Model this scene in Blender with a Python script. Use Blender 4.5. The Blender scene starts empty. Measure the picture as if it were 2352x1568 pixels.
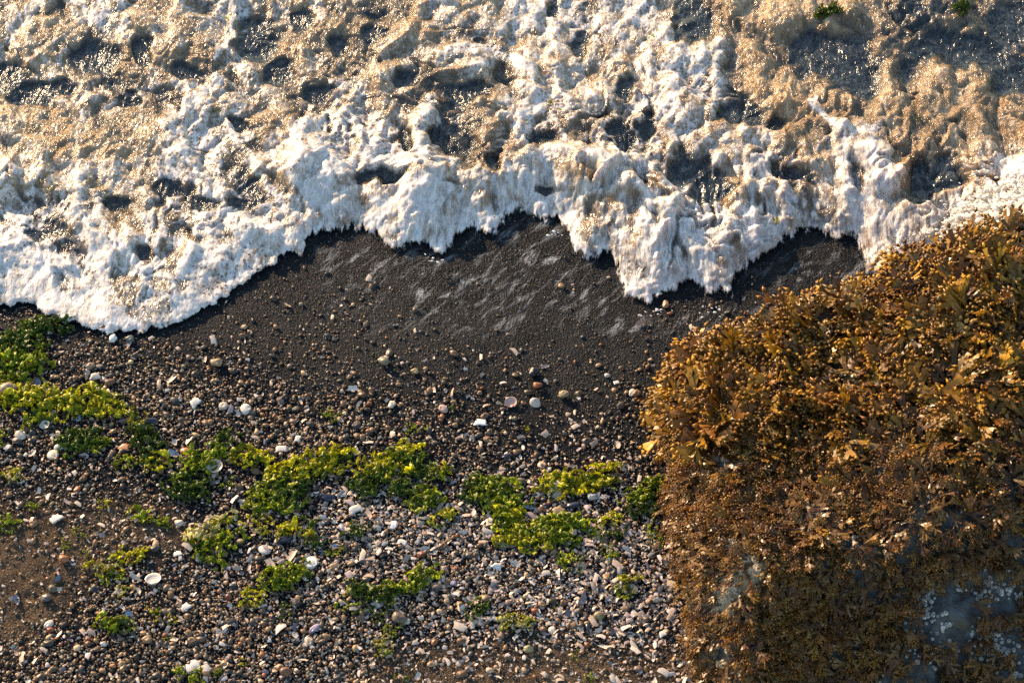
import bpy, math, random
import numpy as np
from mathutils import Matrix, Vector, Euler

scene = bpy.context.scene
C = scene.collection
rng = np.random.default_rng(7)
random.seed(7)
R = math.radians

# ------------------------------------------------------------------ camera
TILT, DIST, WIDTH = R(35), 6.5, 3.0          # looking down from a sea wall, frame 3 m wide
CAM = np.array([0, -math.sin(TILT) * DIST, math.cos(TILT) * DIST])
cam_d = bpy.data.cameras.new('camera'); cam = bpy.data.objects.new('camera', cam_d); C.objects.link(cam)
cam.location = CAM; cam.rotation_euler = (TILT, 0, 0)
cam_d.sensor_width = 36; cam_d.lens = 36 * DIST / WIDTH
cam_d.clip_start = 0.1; cam_d.clip_end = 500
cam_d.dof.use_dof = True; cam_d.dof.focus_distance = 6.45; cam_d.dof.aperture_fstop = 5.6
scene.camera = cam

# ------------------------------------------------------------------ world, sun, exposure
SUN_EL, SUN_AZ = R(16), math.atan2(-0.62, 0.78)      # azimuth measured from +Y towards +X
world = bpy.data.worlds.new('World'); scene.world = world; world.use_nodes = True
wn = world.node_tree.nodes; wl = world.node_tree.links
sky = wn.new('ShaderNodeTexSky'); sky.sky_type = 'NISHITA'; sky.sun_disc = False
sky.sun_elevation = SUN_EL; sky.sun_rotation = SUN_AZ; sky.air_density = 1.2; sky.dust_density = 0.6
bg = wn['Background']; bg.inputs[1].default_value = 0.14
wl.new(sky.outputs[0], bg.inputs[0])
sd = bpy.data.lights.new('sun', 'SUN'); sd.energy = 5.0; sd.angle = R(0.55); sd.color = (1.0, 0.70, 0.42)
sun = bpy.data.objects.new('sun', sd); C.objects.link(sun)
SDIR = Vector((math.sin(SUN_AZ) * math.cos(SUN_EL), math.cos(SUN_AZ) * math.cos(SUN_EL), math.sin(SUN_EL)))
sun.rotation_euler = SDIR.to_track_quat('Z', 'Y').to_euler(); sun.location = SDIR * 20
vs = scene.view_settings; vs.view_transform = 'Standard'; vs.look = 'None'; vs.exposure = 1.0; vs.gamma = 1; vs.use_curve_mapping = False
scene.cycles.use_denoising = False; scene.cycles.max_bounces = 6; scene.cycles.sample_clamp_indirect = 6; scene.cycles.sample_clamp_direct = 12

# ------------------------------------------------------------------ numeric helpers
def sstep(a, b, x):
    t = np.clip((x - a) / (b - a), 0, 1); return t * t * (3 - 2 * t)
def perlin(x, y, seed=0):
    x = np.asarray(x, float); y = np.asarray(y, float)
    x0 = np.floor(x).astype(np.int64); y0 = np.floor(y).astype(np.int64)
    fx = x - x0; fy = y - y0
    def g(ix, iy, dx, dy):
        h = (ix * 374761393 + iy * 668265263 + seed * 974634777) & 0xffffffff
        h = ((h ^ (h >> 13)) * 1274126177) & 0xffffffff
        h = h ^ (h >> 16)
        a = (h & 0xffff) * (2 * math.pi / 65536)
        return np.cos(a) * dx + np.sin(a) * dy
    u = fx ** 3 * (fx * (fx * 6 - 15) + 10); v = fy ** 3 * (fy * (fy * 6 - 15) + 10)
    a = g(x0, y0, fx, fy); b = g(x0 + 1, y0, fx - 1, fy)
    c = g(x0, y0 + 1, fx, fy - 1); d = g(x0 + 1, y0 + 1, fx - 1, fy - 1)
    return ((a * (1 - u) + b * u) * (1 - v) + (c * (1 - u) + d * u) * v) * 1.5
def fbm(x, y, seed=0, oct=4, gain=0.5):
    s = 0; a = 1; n = 0
    for i in range(oct):
        s = s + a * perlin(x, y, seed + i * 17); n += a; a *= gain; x = x * 2.03 + 5.1; y = y * 2.03 - 3.7
    return s / n
def grid_sample(G, x, y, x0, y0, cell):
    G = np.asarray(G, float); gx = np.clip((x - x0) / cell, 0, G.shape[1] - 1.001); gy = np.clip((y - y0) / cell, 0, G.shape[0] - 1.001)
    i = gx.astype(int); j = gy.astype(int); u = sstep(0, 1, gx - i); v = sstep(0, 1, gy - j)
    return (G[j, i] * (1 - u) + G[j, i + 1] * u) * (1 - v) + (G[j + 1, i] * (1 - u) + G[j + 1, i + 1] * u) * v
def seg_dist(px, py, poly, closed=False):
    best = np.full(px.shape, 1e9); par = np.zeros(px.shape)
    pts = list(poly) + ([poly[0]] if closed else [])
    for k in range(len(pts) - 1):
        (ax, ay), (bx, by) = pts[k], pts[k + 1]
        dx, dy = bx - ax, by - ay; L = dx * dx + dy * dy + 1e-9
        t = np.clip(((px - ax) * dx + (py - ay) * dy) / L, 0, 1)
        d = np.hypot(px - ax - t * dx, py - ay - t * dy)
        m = d < best; best[m] = d[m]; par[m] = k + t[m]
    return best, par
def inside(px, py, poly):
    r = np.zeros(px.shape, bool); n = len(poly)
    for k in range(n):
        (ax, ay), (bx, by) = poly[k], poly[(k + 1) % n]
        c = ((ay > py) != (by > py)) & (px < (bx - ax) * (py - ay) / ((by - ay) if by != ay else 1e-9) + ax)
        r ^= c
    return r

# ------------------------------------------------------------------ photograph pixels (2352 wide) <-> the ground
def ground_z(x, y):
    z = -0.045 * np.asarray(y, float) + 0.012 * fbm(np.asarray(x) * 1.7, np.asarray(y) * 1.7, 3, 2)
    return z
CT, ST = math.cos(TILT), math.sin(TILT)
def P(dx, dy, z=None):
    dx = np.asarray(dx, float); dy = np.asarray(dy, float)
    u = (dx - 1176) / 2352 * WIDTH; v = (784 - dy) / 2352 * WIDTH
    rx, ry, rz = u, v * CT - CAM[1], v * ST - CAM[2]
    zz = np.zeros(dx.shape) if z is None else np.broadcast_to(np.asarray(z, float), dx.shape)
    for k in range(4):
        t = (zz - CAM[2]) / rz
        x = rx * t; y = CAM[1] + ry * t
        if z is None: zz = ground_z(x, y)
    return x, y, zz
def project(x, y, z):
    vx, vy, vz = x - CAM[0], y - CAM[1], z - CAM[2]
    depth = -(vy * -ST + vz * CT); depth = vy * ST - vz * CT
    u = vx / depth * DIST; v = (vy * CT + vz * ST) / depth * DIST
    return u / WIDTH * 2352 + 1176, 784 - v / WIDTH * 2352
PX = WIDTH / 2352                             # metres per pixel at the middle of the frame

# ------------------------------------------------------------------ mesh and object helpers
def mesh_np(name, V, F, mats, attrs=None, smooth=True, cols=None):
    me = bpy.data.meshes.new(name); V = np.asarray(V, np.float32); F = np.asarray(F, np.int32); k = F.shape[1]
    me.vertices.add(len(V)); me.vertices.foreach_set('co', V.ravel())
    me.loops.add(F.size); me.loops.foreach_set('vertex_index', F.ravel())
    me.polygons.add(len(F)); me.polygons.foreach_set('loop_start', np.arange(0, F.size, k, dtype=np.int32))
    me.polygons.foreach_set('loop_total', np.full(len(F), k, np.int32))
    me.update(calc_edges=True)
    if smooth: me.polygons.foreach_set('use_smooth', np.ones(len(F), bool))
    for n, a in (attrs or {}).items():
        at = me.attributes.new(n, 'FLOAT', 'POINT'); at.data.foreach_set('value', np.asarray(a, np.float32))
    if cols is not None:
        at = me.attributes.new('col', 'FLOAT_COLOR', 'POINT')
        c4 = np.ones((len(V), 4), np.float32); c4[:, :3] = cols; at.data.foreach_set('color', c4.ravel())
    me.materials.append(mats)
    return me
def link(name, me, parent=None, label=None, cat=None, group=None, kind=None):
    o = bpy.data.objects.new(name, me); C.objects.link(o)
    if parent is not None: o.parent = parent
    if label: o['label'] = label
    if cat: o['category'] = cat
    if group: o['group'] = group
    if kind: o['kind'] = kind
    return o
def batch(Vb, Fb, M, T, colr=None, grad=None):
    """many copies of a small mesh: Vb (n,3), Fb, M (k,3,3), T (k,3)"""
    k = len(T); n = len(Vb)
    V = np.einsum('kij,nj->kni', M, Vb) + T[:, None, :]
    F = (Fb[None] + (np.arange(k) * n)[:, None, None]).reshape(-1, Fb.shape[1])
    c = None if colr is None else np.repeat(colr, n, 0)
    if grad is not None: c = c * np.tile(grad, k)[:, None]
    return V.reshape(-1, 3), F, c
def join(parts):
    V, F, Cc, o = [], [], [], 0
    for v, f, c in parts:
        V.append(v); F.append(f + o); Cc.append(c); o += len(v)
    return np.concatenate(V), np.concatenate(F), np.concatenate(Cc)
def rot_z(a):
    M = np.zeros((len(a), 3, 3)); c, s = np.cos(a), np.sin(a)
    M[:, 0, 0] = c; M[:, 0, 1] = -s; M[:, 1, 0] = s; M[:, 1, 1] = c; M[:, 2, 2] = 1; return M
def rot_x(a):
    M = np.zeros((len(a), 3, 3)); c, s = np.cos(a), np.sin(a)
    M[:, 1, 1] = c; M[:, 1, 2] = -s; M[:, 2, 1] = s; M[:, 2, 2] = c; M[:, 0, 0] = 1; return M
def rand_rot(n):
    q = rng.normal(size=(n, 4)); q /= np.linalg.norm(q, axis=1)[:, None]; w, x, y, z = q.T
    return np.stack([np.stack([1 - 2 * (y * y + z * z), 2 * (x * y - z * w), 2 * (x * z + y * w)], -1),
                     np.stack([2 * (x * y + z * w), 1 - 2 * (x * x + z * z), 2 * (y * z - x * w)], -1),
                     np.stack([2 * (x * z - y * w), 2 * (y * z + x * w), 1 - 2 * (x * x + y * y)], -1)], 1)
def ico(sub):
    import bmesh
    bm = bmesh.new(); bmesh.ops.create_icosphere(bm, subdivisions=sub, radius=1.0)
    bm.verts.ensure_lookup_table()
    V = np.array([v.co[:] for v in bm.verts]); F = np.array([[v.index for v in f.verts] for f in bm.faces]); bm.free(); return V, F

# ------------------------------------------------------------------ materials
def mat(name):
    m = bpy.data.materials.new(name); m.use_nodes = True
    nt = m.node_tree; return m, nt, nt.nodes, nt.links, nt.nodes['Principled BSDF']
def nd(nt, t, ins=None, **kw):
    n = nt.nodes.new(t)
    for k, v in kw.items(): setattr(n, k, v)
    for k, v in (ins or {}).items():
        if hasattr(v, 'is_linked') or isinstance(v, bpy.types.NodeSocket): nt.links.new(v, n.inputs[k])
        else: n.inputs[k].default_value = v
    return n
def ramp(nt, fac, a, b, lo=0.0, hi=1.0):
    n = nd(nt, 'ShaderNodeMapRange', {0: fac, 1: a, 2: b, 3: lo, 4: hi}); n.interpolation_type = 'SMOOTHSTEP'; return n.outputs[0]
def math_(nt, op, a, b=0.0):
    return nd(nt, 'ShaderNodeMath', {0: a, 1: b}, operation=op).outputs[0]
def mixc(nt, f, a, b):
    n = nd(nt, 'ShaderNodeMix', data_type='RGBA')
    for k, v in ((0, f), (6, a), (7, b)):
        if isinstance(v, bpy.types.NodeSocket): nt.links.new(v, n.inputs[k])
        else: n.inputs[k].default_value = v
    return n.outputs[2]
def attr(nt, name):
    return nd(nt, 'ShaderNodeAttribute', attribute_name=name)
def rgb(r, g, b): return (r, g, b, 1)

# sand
m_sand, nt, N, L, B = mat('sand')
tc = nd(nt, 'ShaderNodeTexCoord').outputs['Object']
dry = attr(nt, 'dry').outputs['Fac']; wet = attr(nt, 'wet').outputs['Fac']; lace = attr(nt, 'lace').outputs['Fac']
n1 = nd(nt, 'ShaderNodeTexNoise', {'Vector': tc, 'Scale': 9, 'Detail': 4, 'Roughness': 0.65}).outputs[0]
n2 = nd(nt, 'ShaderNodeTexNoise', {'Vector': tc, 'Scale': 420, 'Detail': 1, 'Roughness': 0.7}).outputs[0]
n3 = nd(nt, 'ShaderNodeTexNoise', {'Vector': tc, 'Scale': 90, 'Detail': 2, 'Roughness': 0.7}).outputs[0]
c_wet = mixc(nt, ramp(nt, n1, 0.3, 0.7), rgb(0.0070, 0.0095, 0.0130), rgb(0.018, 0.020, 0.0235))
c_dry = mixc(nt, ramp(nt, n1, 0.3, 0.7), rgb(0.075, 0.053, 0.036), rgb(0.115, 0.082, 0.054))
c = mixc(nt, dry, c_wet, c_dry)
grain = mixc(nt, ramp(nt, n2, 0.36, 0.64), rgb(0.3, 0.3, 0.3), rgb(1.8, 1.75, 1.7))
mul = nd(nt, 'ShaderNodeMix', data_type='RGBA', blend_type='MULTIPLY'); mul.inputs[0].default_value = 1
L.new(c, mul.inputs[6]); L.new(grain, mul.inputs[7])
vo = nd(nt, 'ShaderNodeTexVoronoi', {'Vector': tc, 'Scale': 190})
spk = math_(nt, 'MULTIPLY', ramp(nt, vo.outputs['Distance'], 0.30, 0.18), ramp(nt, nd(nt, 'ShaderNodeSeparateColor', {0: vo.outputs['Color']}).outputs[0], 0.92, 0.95))
c2 = mixc(nt, spk, mul.outputs[2], rgb(0.34, 0.31, 0.28))
mp = nd(nt, 'ShaderNodeMapping', {'Vector': tc, 'Rotation': (0, 0, R(-42)), 'Scale': (1 / 36, 1 / 11, 0.05)}, vector_type='TEXTURE').outputs[0]
ln = nd(nt, 'ShaderNodeTexNoise', {'Vector': mp, 'Scale': 1, 'Detail': 5, 'Roughness': 0.72, 'Distortion': 0.6}).outputs[0]
lm = math_(nt, 'MULTIPLY', lace, ramp(nt, ln, 0.50, 0.72, 0.0, 0.8))
c3 = mixc(nt, lm, c2, rgb(0.52, 0.55, 0.57))
L.new(c3, B.inputs['Base Color'])
L.new(ramp(nt, wet, 0, 1, 0.9, 0.34), B.inputs['Roughness']); B.inputs['IOR'].default_value = 1.33; B.inputs['Specular IOR Level'].default_value = 0.12
n4 = nd(nt, 'ShaderNodeTexNoise', {'Vector': tc, 'Scale': 190, 'Detail': 1, 'Roughness': 0.6}).outputs[0]
hb = math_(nt, 'ADD', math_(nt, 'ADD', math_(nt, 'MULTIPLY', n2, 0.4), math_(nt, 'MULTIPLY', n4, 0.8)), n3)
L.new(nd(nt, 'ShaderNodeBump', {'Height': hb, 'Distance': 0.007, 'Strength': 0.9}).outputs[0], B.inputs['Normal'])

# sea water with foam
m_sea, nt, N, L, B = mat('foaming_sea_water')
tc = nd(nt, 'ShaderNodeTexCoord').outputs['Object']
foam = attr(nt, 'foam').outputs['Fac']; turb = attr(nt, 'turb').outputs['Fac']; blur = attr(nt, 'streak').outputs['Fac']
st = nd(nt, 'ShaderNodeMapping', {'Vector': tc, 'Scale': (1, 0.5, 0.6)}).outputs[0]
sv = nd(nt, 'ShaderNodeMapping', {'Vector': tc, 'Scale': (1, 0.30, 0.4)}).outputs[0]      # drawn out along the rush of the water
vm = nd(nt, 'ShaderNodeMix', data_type='VECTOR'); L.new(blur, vm.inputs[0]); L.new(st, vm.inputs[4]); L.new(sv, vm.inputs[5]); fv_ = vm.outputs[1]
v1 = nd(nt, 'ShaderNodeTexVoronoi', {'Vector': tc, 'Scale': 80, 'Randomness': 1})
v2 = nd(nt, 'ShaderNodeTexVoronoi', {'Vector': tc, 'Scale': 170, 'Randomness': 1})
r1 = nd(nt, 'ShaderNodeSeparateColor', {0: v1.outputs['Color']}).outputs[0]
r2 = nd(nt, 'ShaderNodeSeparateColor', {0: v2.outputs['Color']}).outputs[1]
hole = math_(nt, 'MULTIPLY', ramp(nt, v1.outputs['Distance'], 0.50, 0.28), ramp(nt, r1, 0.40, 0.75))
hole2 = math_(nt, 'MULTIPLY', ramp(nt, v2.outputs['Distance'], 0.5, 0.25), ramp(nt, r2, 0.2, 0.7))
nf = nd(nt, 'ShaderNodeTexNoise', {'Vector': fv_, 'Scale': 62, 'Detail': 4, 'Roughness': 0.72, 'Distortion': 0.5}).outputs[0]
nm = nd(nt, 'ShaderNodeTexNoise', {'Vector': st, 'Scale': 15, 'Detail': 4, 'Roughness': 0.66, 'Distortion': 1.1}).outputs[0]
holes = math_(nt, 'ADD', math_(nt, 'MULTIPLY', hole, 0.75), math_(nt, 'MULTIPLY', hole2, 0.36))
keep_ = math_(nt, 'SUBTRACT', 1.0, math_(nt, 'MULTIPLY', blur, 0.85))
mm = math_(nt, 'ADD', foam, math_(nt, 'MULTIPLY', math_(nt, 'SUBTRACT', nf, 0.5), 1.25))
mm = math_(nt, 'ADD', mm, math_(nt, 'MULTIPLY', math_(nt, 'SUBTRACT', nm, 0.5), 1.0))
mm = math_(nt, 'SUBTRACT', mm, math_(nt, 'MULTIPLY', holes, keep_))
fm = ramp(nt, mm, 0.12, 1.0)
c_slate = mixc(nt, ramp(nt, nf, 0.4, 0.7), rgb(0.010, 0.014, 0.017), rgb(0.050, 0.060, 0.068))  # see-through water turned from the sun, its shade and sky reflection painted slate
c_brn = mixc(nt, ramp(nt, nm, 0.35, 0.65), rgb(0.30, 0.19, 0.09), rgb(0.48, 0.35, 0.21))
v3 = nd(nt, 'ShaderNodeTexVoronoi', {'Vector': fv_, 'Scale': 105, 'Randomness': 1})
r3 = nd(nt, 'ShaderNodeSeparateColor', {0: v3.outputs['Color']}).outputs[2]
glint_dots = math_(nt, 'MULTIPLY', ramp(nt, v3.outputs['Distance'], 0.42, 0.16), ramp(nt, math_(nt, 'ADD', r3, math_(nt, 'MULTIPLY', math_(nt, 'SUBTRACT', nm, 0.5), 2.2)), 0.45, 0.75))           # small bubbles on the silty water, their glints painted as pale colour
glint_dots = math_(nt, 'MULTIPLY', glint_dots, ramp(nt, turb, 0.25, 0.75, 0.0, 0.85))
c_w = mixc(nt, glint_dots, mixc(nt, turb, c_slate, c_brn), rgb(0.72, 0.60, 0.46))
c_f = mixc(nt, ramp(nt, nf, 0.35, 0.7), rgb(0.56, 0.53, 0.50), rgb(0.82, 0.80, 0.78))
L.new(mixc(nt, fm, c_w, c_f), B.inputs['Base Color'])
L.new(ramp(nt, fm, 0, 1, 0.13, 0.5), B.inputs['Roughness']); B.inputs['IOR'].default_value = 1.5
B.inputs['Subsurface Weight'].default_value = 0.85
B.inputs['Subsurface Radius'].default_value = (1.0, 0.66, 0.40); B.inputs['Subsurface Scale'].default_value = 0.022
nb = nd(nt, 'ShaderNodeTexNoise', {'Vector': fv_, 'Scale': 80, 'Detail': 3, 'Roughness': 0.62, 'Distortion': 0.6}).outputs[0]
bh = math_(nt, 'MULTIPLY', math_(nt, 'SUBTRACT', math_(nt, 'MULTIPLY', nb, 1.25), math_(nt, 'MULTIPLY', v3.outputs['Distance'], 0.22)), math_(nt, 'MULTIPLY', ramp(nt, foam, 0.1, 0.8, 1.0, 0.30), ramp(nt, turb, 0.0, 0.5, 0.45, 1.0)))
L.new(nd(nt, 'ShaderNodeBump', {'Height': bh, 'Distance': 0.013, 'Strength': 0.85}).outputs[0], B.inputs['Normal'])
thin_ = attr(nt, 'thin').outputs['Fac']                                                    # ragged, see-through rim of the wash
al = ramp(nt, math_(nt, 'SUBTRACT', math_(nt, 'ADD', math_(nt, 'MULTIPLY', nf, 1.6), math_(nt, 'MULTIPLY', nm, 0.5)), math_(nt, 'MULTIPLY', thin_, 1.25)), 0.0, 0.35)
tp = nd(nt, 'ShaderNodeBsdfTransparent'); mx = nd(nt, 'ShaderNodeMixShader', {0: al}); L.new(tp.outputs[0], mx.inputs[1]); L.new(B.outputs[0], mx.inputs[2]); L.new(mx.outputs[0], N['Material Output'].inputs[0])

# gravel and pebbles, shells
def stone_mat(name, use_attr, rough, spec=0.4, speck=True, bump=0.3):
    m, nt, N, L, B = mat(name)
    tc = nd(nt, 'ShaderNodeTexCoord').outputs['Object']
    base = attr(nt, 'col').outputs['Color'] if use_attr else nd(nt, 'ShaderNodeObjectInfo').outputs['Color']
    sc = 260 if use_attr else 2.2
    n1 = nd(nt, 'ShaderNodeTexNoise', {'Vector': tc, 'Scale': sc, 'Detail': 5, 'Roughness': 0.7}).outputs[0]
    var = mixc(nt, ramp(nt, n1, 0.3, 0.7), rgb(0.62, 0.62, 0.62), rgb(1.3, 1.3, 1.3))
    mul = nd(nt, 'ShaderNodeMix', data_type='RGBA', blend_type='MULTIPLY'); mul.inputs[0].default_value = 1
    L.new(base, mul.inputs[6]); L.new(var, mul.inputs[7]); L.new(mul.outputs[2], B.inputs['Base Color'])
    B.inputs['Roughness'].default_value = rough; B.inputs['Specular IOR Level'].default_value = spec
    L.new(nd(nt, 'ShaderNodeBump', {'Height': n1, 'Distance': 0.002, 'Strength': bump}).outputs[0], B.inputs['Normal'])
    return m
m_gravel = stone_mat('gravel', True, 0.42)
m_pebble = stone_mat('pebble', False, 0.40)
m_shell = stone_mat('shell', False, 0.38, 0.5, True, 0.15)
def shell_two(name):                       # object colour outside, its own pearly bands inside
    m, nt, N, L, B = mat(name)
    tc = nd(nt, 'ShaderNodeTexCoord').outputs['Object']
    base = nd(nt, 'ShaderNodeObjectInfo').outputs['Color']; rad = attr(nt, 'rad').outputs['Fac']
    n1 = nd(nt, 'ShaderNodeTexNoise', {'Vector': tc, 'Scale': 3.5, 'Detail': 4}).outputs[0]
    wv = nd(nt, 'ShaderNodeMath', {0: math_(nt, 'ADD', math_(nt, 'MULTIPLY', rad, 44.0), math_(nt, 'MULTIPLY', n1, 5.0))}, operation='SINE').outputs[0]
    var = mixc(nt, ramp(nt, wv, -1, 1), rgb(0.72, 0.70, 0.68), rgb(1.18, 1.18, 1.18))
    mul = nd(nt, 'ShaderNodeMix', data_type='RGBA', blend_type='MULTIPLY'); mul.inputs[0].default_value = 1
    L.new(base, mul.inputs[6]); L.new(var, mul.inputs[7])
    rim = attr(nt, 'rim').outputs['Fac']
    L.new(mixc(nt, rim, mul.outputs[2], rgb(0.025, 0.025, 0.04)), B.inputs['Base Color'])
    B.inputs['Roughness'].default_value = 0.28
    return m
m_valve = shell_two('shell_valve')
# green algae
def algae_mat():
    m, nt, N, L, B = mat('sea_lettuce')
    tc = nd(nt, 'ShaderNodeTexCoord').outputs['Object']; oi = nd(nt, 'ShaderNodeObjectInfo')
    n1 = nd(nt, 'ShaderNodeTexNoise', {'Vector': tc, 'Scale': 5, 'Detail': 4}).outputs[0]
    var = mixc(nt, ramp(nt, n1, 0.3, 0.7), rgb(0.6, 0.65, 0.5), rgb(1.25, 1.2, 1.3))
    mul = nd(nt, 'ShaderNodeMix', data_type='RGBA', blend_type='MULTIPLY'); mul.inputs[0].default_value = 1
    L.new(oi.outputs['Color'], mul.inputs[6]); L.new(var, mul.inputs[7]); L.new(mul.outputs[2], B.inputs['Base Color'])
    B.inputs['Roughness'].default_value = 0.28
    tr = nd(nt, 'ShaderNodeBsdfTranslucent'); L.new(mul.outputs[2], tr.inputs[0])
    mx = nd(nt, 'ShaderNodeMixShader', {0: 0.48}); L.new(B.outputs[0], mx.inputs[1]); L.new(tr.outputs[0], mx.inputs[2])
    L.new(nd(nt, 'ShaderNodeBump', {'Height': n1, 'Distance': 0.01, 'Strength': 0.4}).outputs[0], B.inputs['Normal'])
    L.new(mx.outputs[0], N['Material Output'].inputs[0]); return m
m_algae = algae_mat()
# rockweed: point colour times a random value per object
def weed_mat():
    m, nt, N, L, B = mat('rockweed')
    tc = nd(nt, 'ShaderNodeTexCoord').outputs['Object']; oi = nd(nt, 'ShaderNodeObjectInfo')
    base = attr(nt, 'col').outputs['Color']
    var = mixc(nt, oi.outputs['Random'], rgb(0.45, 0.40, 0.36), rgb(1.4, 1.38, 1.3))
    mul = nd(nt, 'ShaderNodeMix', data_type='RGBA', blend_type='MULTIPLY'); mul.inputs[0].default_value = 1
    L.new(base, mul.inputs[6]); L.new(var, mul.inputs[7]); L.new(mul.outputs[2], B.inputs['Base Color'])
    B.inputs['Roughness'].default_value = 0.36; B.inputs['Specular IOR Level'].default_value = 0.5
    tr = nd(nt, 'ShaderNodeBsdfTranslucent'); L.new(mul.outputs[2], tr.inputs[0])
    mx = nd(nt, 'ShaderNodeMixShader', {0: 0.28}); L.new(B.outputs[0], mx.inputs[1]); L.new(tr.outputs[0], mx.inputs[2])
    L.new(mx.outputs[0], N['Material Output'].inputs[0]); return m
m_weed = weed_mat()
m_rock, nt, N, L, B = mat('wet_rock')
tc = nd(nt, 'ShaderNodeTexCoord').outputs['Object']
n1 = nd(nt, 'ShaderNodeTexNoise', {'Vector': tc, 'Scale': 30, 'Detail': 6, 'Roughness': 0.72}).outputs[0]
n2 = nd(nt, 'ShaderNodeTexNoise', {'Vector': tc, 'Scale': 6, 'Detail': 5, 'Roughness': 0.65}).outputs[0]
cr = mixc(nt, ramp(nt, n1, 0.35, 0.65), rgb(0.022, 0.025, 0.027), rgb(0.085, 0.092, 0.094))
cr = mixc(nt, ramp(nt, n2, 0.52, 0.66), cr, rgb(0.075, 0.06, 0.022))
L.new(cr, B.inputs['Base Color']); B.inputs['Roughness'].default_value = 0.5
L.new(nd(nt, 'ShaderNodeBump', {'Height': n1, 'Distance': 0.02, 'Strength': 0.6}).outputs[0], B.inputs['Normal'])
m_barn = stone_mat('barnacle_shell', True, 0.6)
m_barn_o = stone_mat('barnacle_plate', False, 0.6)

# ================================================================== THE SEA'S EDGE, traced (pixels of a 2352 wide view)
FRONT = [(-300,700),(-80,712),(0,708),(30,705),(60,700),(85,712),(105,730),(140,742),(180,750),(215,762),(250,768),(290,770),(330,768),(370,760),(400,752),(430,738),(460,722),(490,708),(520,688),(545,665),(570,645),(600,628),(630,610),(650,598),(665,582),(680,590),(692,598),(700,585),(705,562),(712,548),(740,545),(765,552),(800,540),(830,538),(855,548),(870,570),(885,585),(905,600),(925,590),(940,580),(960,575),(985,590),(1015,602),(1035,588),(1050,575),(1060,550),(1075,543),(1095,543),(1108,560),(1115,585),(1125,580),(1130,560),(1150,540),(1165,520),(1180,502),(1200,505),(1225,515),(1250,520),(1275,518),(1290,540),(1300,570),(1320,595),(1345,610),(1370,612),(1390,598),(1400,610),(1410,640),(1420,665),(1412,690),(1425,705),(1450,700),(1470,705),(1490,722),(1510,700),(1540,685),(1570,665),(1590,660),(1605,690),(1615,680),(1640,690),(1660,685),(1680,700),(1697,715),(1700,685),(1690,660),(1710,640),(1750,610),(1790,585),(1815,560),(1840,545),(1875,545),(1900,555),(1930,575),(1950,560),(1965,580),(1970,610),(1965,635),(1985,648),(2030,650),(2120,660),(2250,640),(2400,600),(2700,560)]
SEA = FRONT + [(4000, 500), (4000, -6000), (-3000, -6000), (-3000, 700)]

# ------------------------------------------------------------------ beach: one sheet, fine in view, coarse to the horizon
def lines(a, b, step, far, n=14):
    mid = np.arange(a, b + step / 2, step); g = np.geomspace(step, far, n)
    return np.concatenate([(a - np.cumsum(g)[::-1]), mid, b + np.cumsum(g)])
def sheet(xs, ys):
    X, Y = np.meshgrid(xs, ys); n = len(xs); m = len(ys)
    i = np.arange(n * m).reshape(m, n)
    F = np.stack([i[:-1, :-1], i[:-1, 1:], i[1:, 1:], i[1:, :-1]], -1).reshape(-1, 4)
    return X.ravel(), Y.ravel(), F
xs = lines(-1.75, 0.72, 0.0075, 90); ys = lines(-1.25, 0.55, 0.0075, 90)
X, Y, F = sheet(xs, ys)
Z = ground_z(X, Y)
DX, DY = project(X, Y, Z)
DRYP = [[(-400,1130),(60,1180),(200,1190),(330,1175),(400,1230),(300,1260),(160,1340),(90,1440),(40,1500),(-400,1620)],
        [(760,1640),(860,1530),(960,1500),(1150,1500),(1280,1470),(1420,1470),(1560,1490),(1620,1540),(1640,1700),(1500,2400),(700,2400)]]
dryv = np.zeros(X.shape)
for pg in DRYP:
    d, _ = seg_dist(DX, DY, pg, True); s = np.where(inside(DX, DY, pg), d, -d)
    dryv = np.maximum(dryv, sstep(-70, 40, s + 60 * fbm(X * 9, Y * 9, 21, 3)))
d_f, _ = seg_dist(DX, DY, FRONT)
d_f = np.where(inside(DX, DY, SEA), 0, d_f)
wetv = np.clip(1.0 - (DY - 690 - 110 * sstep(500, 900, DX) + 60 * fbm(X * 3, Y * 3, 33, 3)) / 240, 0, 1)
wetv = np.maximum(wetv, 0.18) * (1 - dryv)
LACEC = [(1000,660,170,75),(1230,600,120,90),(1130,720,120,40),(1300,680,130,60),(1880,620,110,50),(830,610,90,50),(1650,740,140,30),(1440,740,60,30)]
lacev = np.zeros(X.shape)
for cx, cy, rx, ry in LACEC:
    lacev = np.maximum(lacev, np.exp(-(((DX - cx) / rx) ** 2 + ((DY - cy) / ry) ** 2)))
relief = 0.0035 * fbm(X * 22, Y * 22, 5, 3) * (0.4 + 1.3 * dryv) + 0.0030 * dryv * fbm(X * 60, Y * 60, 6, 2)
near = (np.abs(X) < 2.2) & (np.abs(Y) < 1.8)
Z = Z + np.where(near, relief, 0)
Z = np.where(Y > 3, np.maximum(Z, -0.8 - 0.002 * Y), Z); Z = np.where(Y < -4, np.minimum(Z, 0.18 + 0.005 * -Y), Z)
me = mesh_np('beach_sand', np.stack([X, Y, Z], 1), F, m_sand, {'dry': dryv, 'wet': wetv, 'lace': lacev})
link('beach_sand', me, label='dark wet sand of the beach below the gravel', cat='sand', kind='structure')

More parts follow.
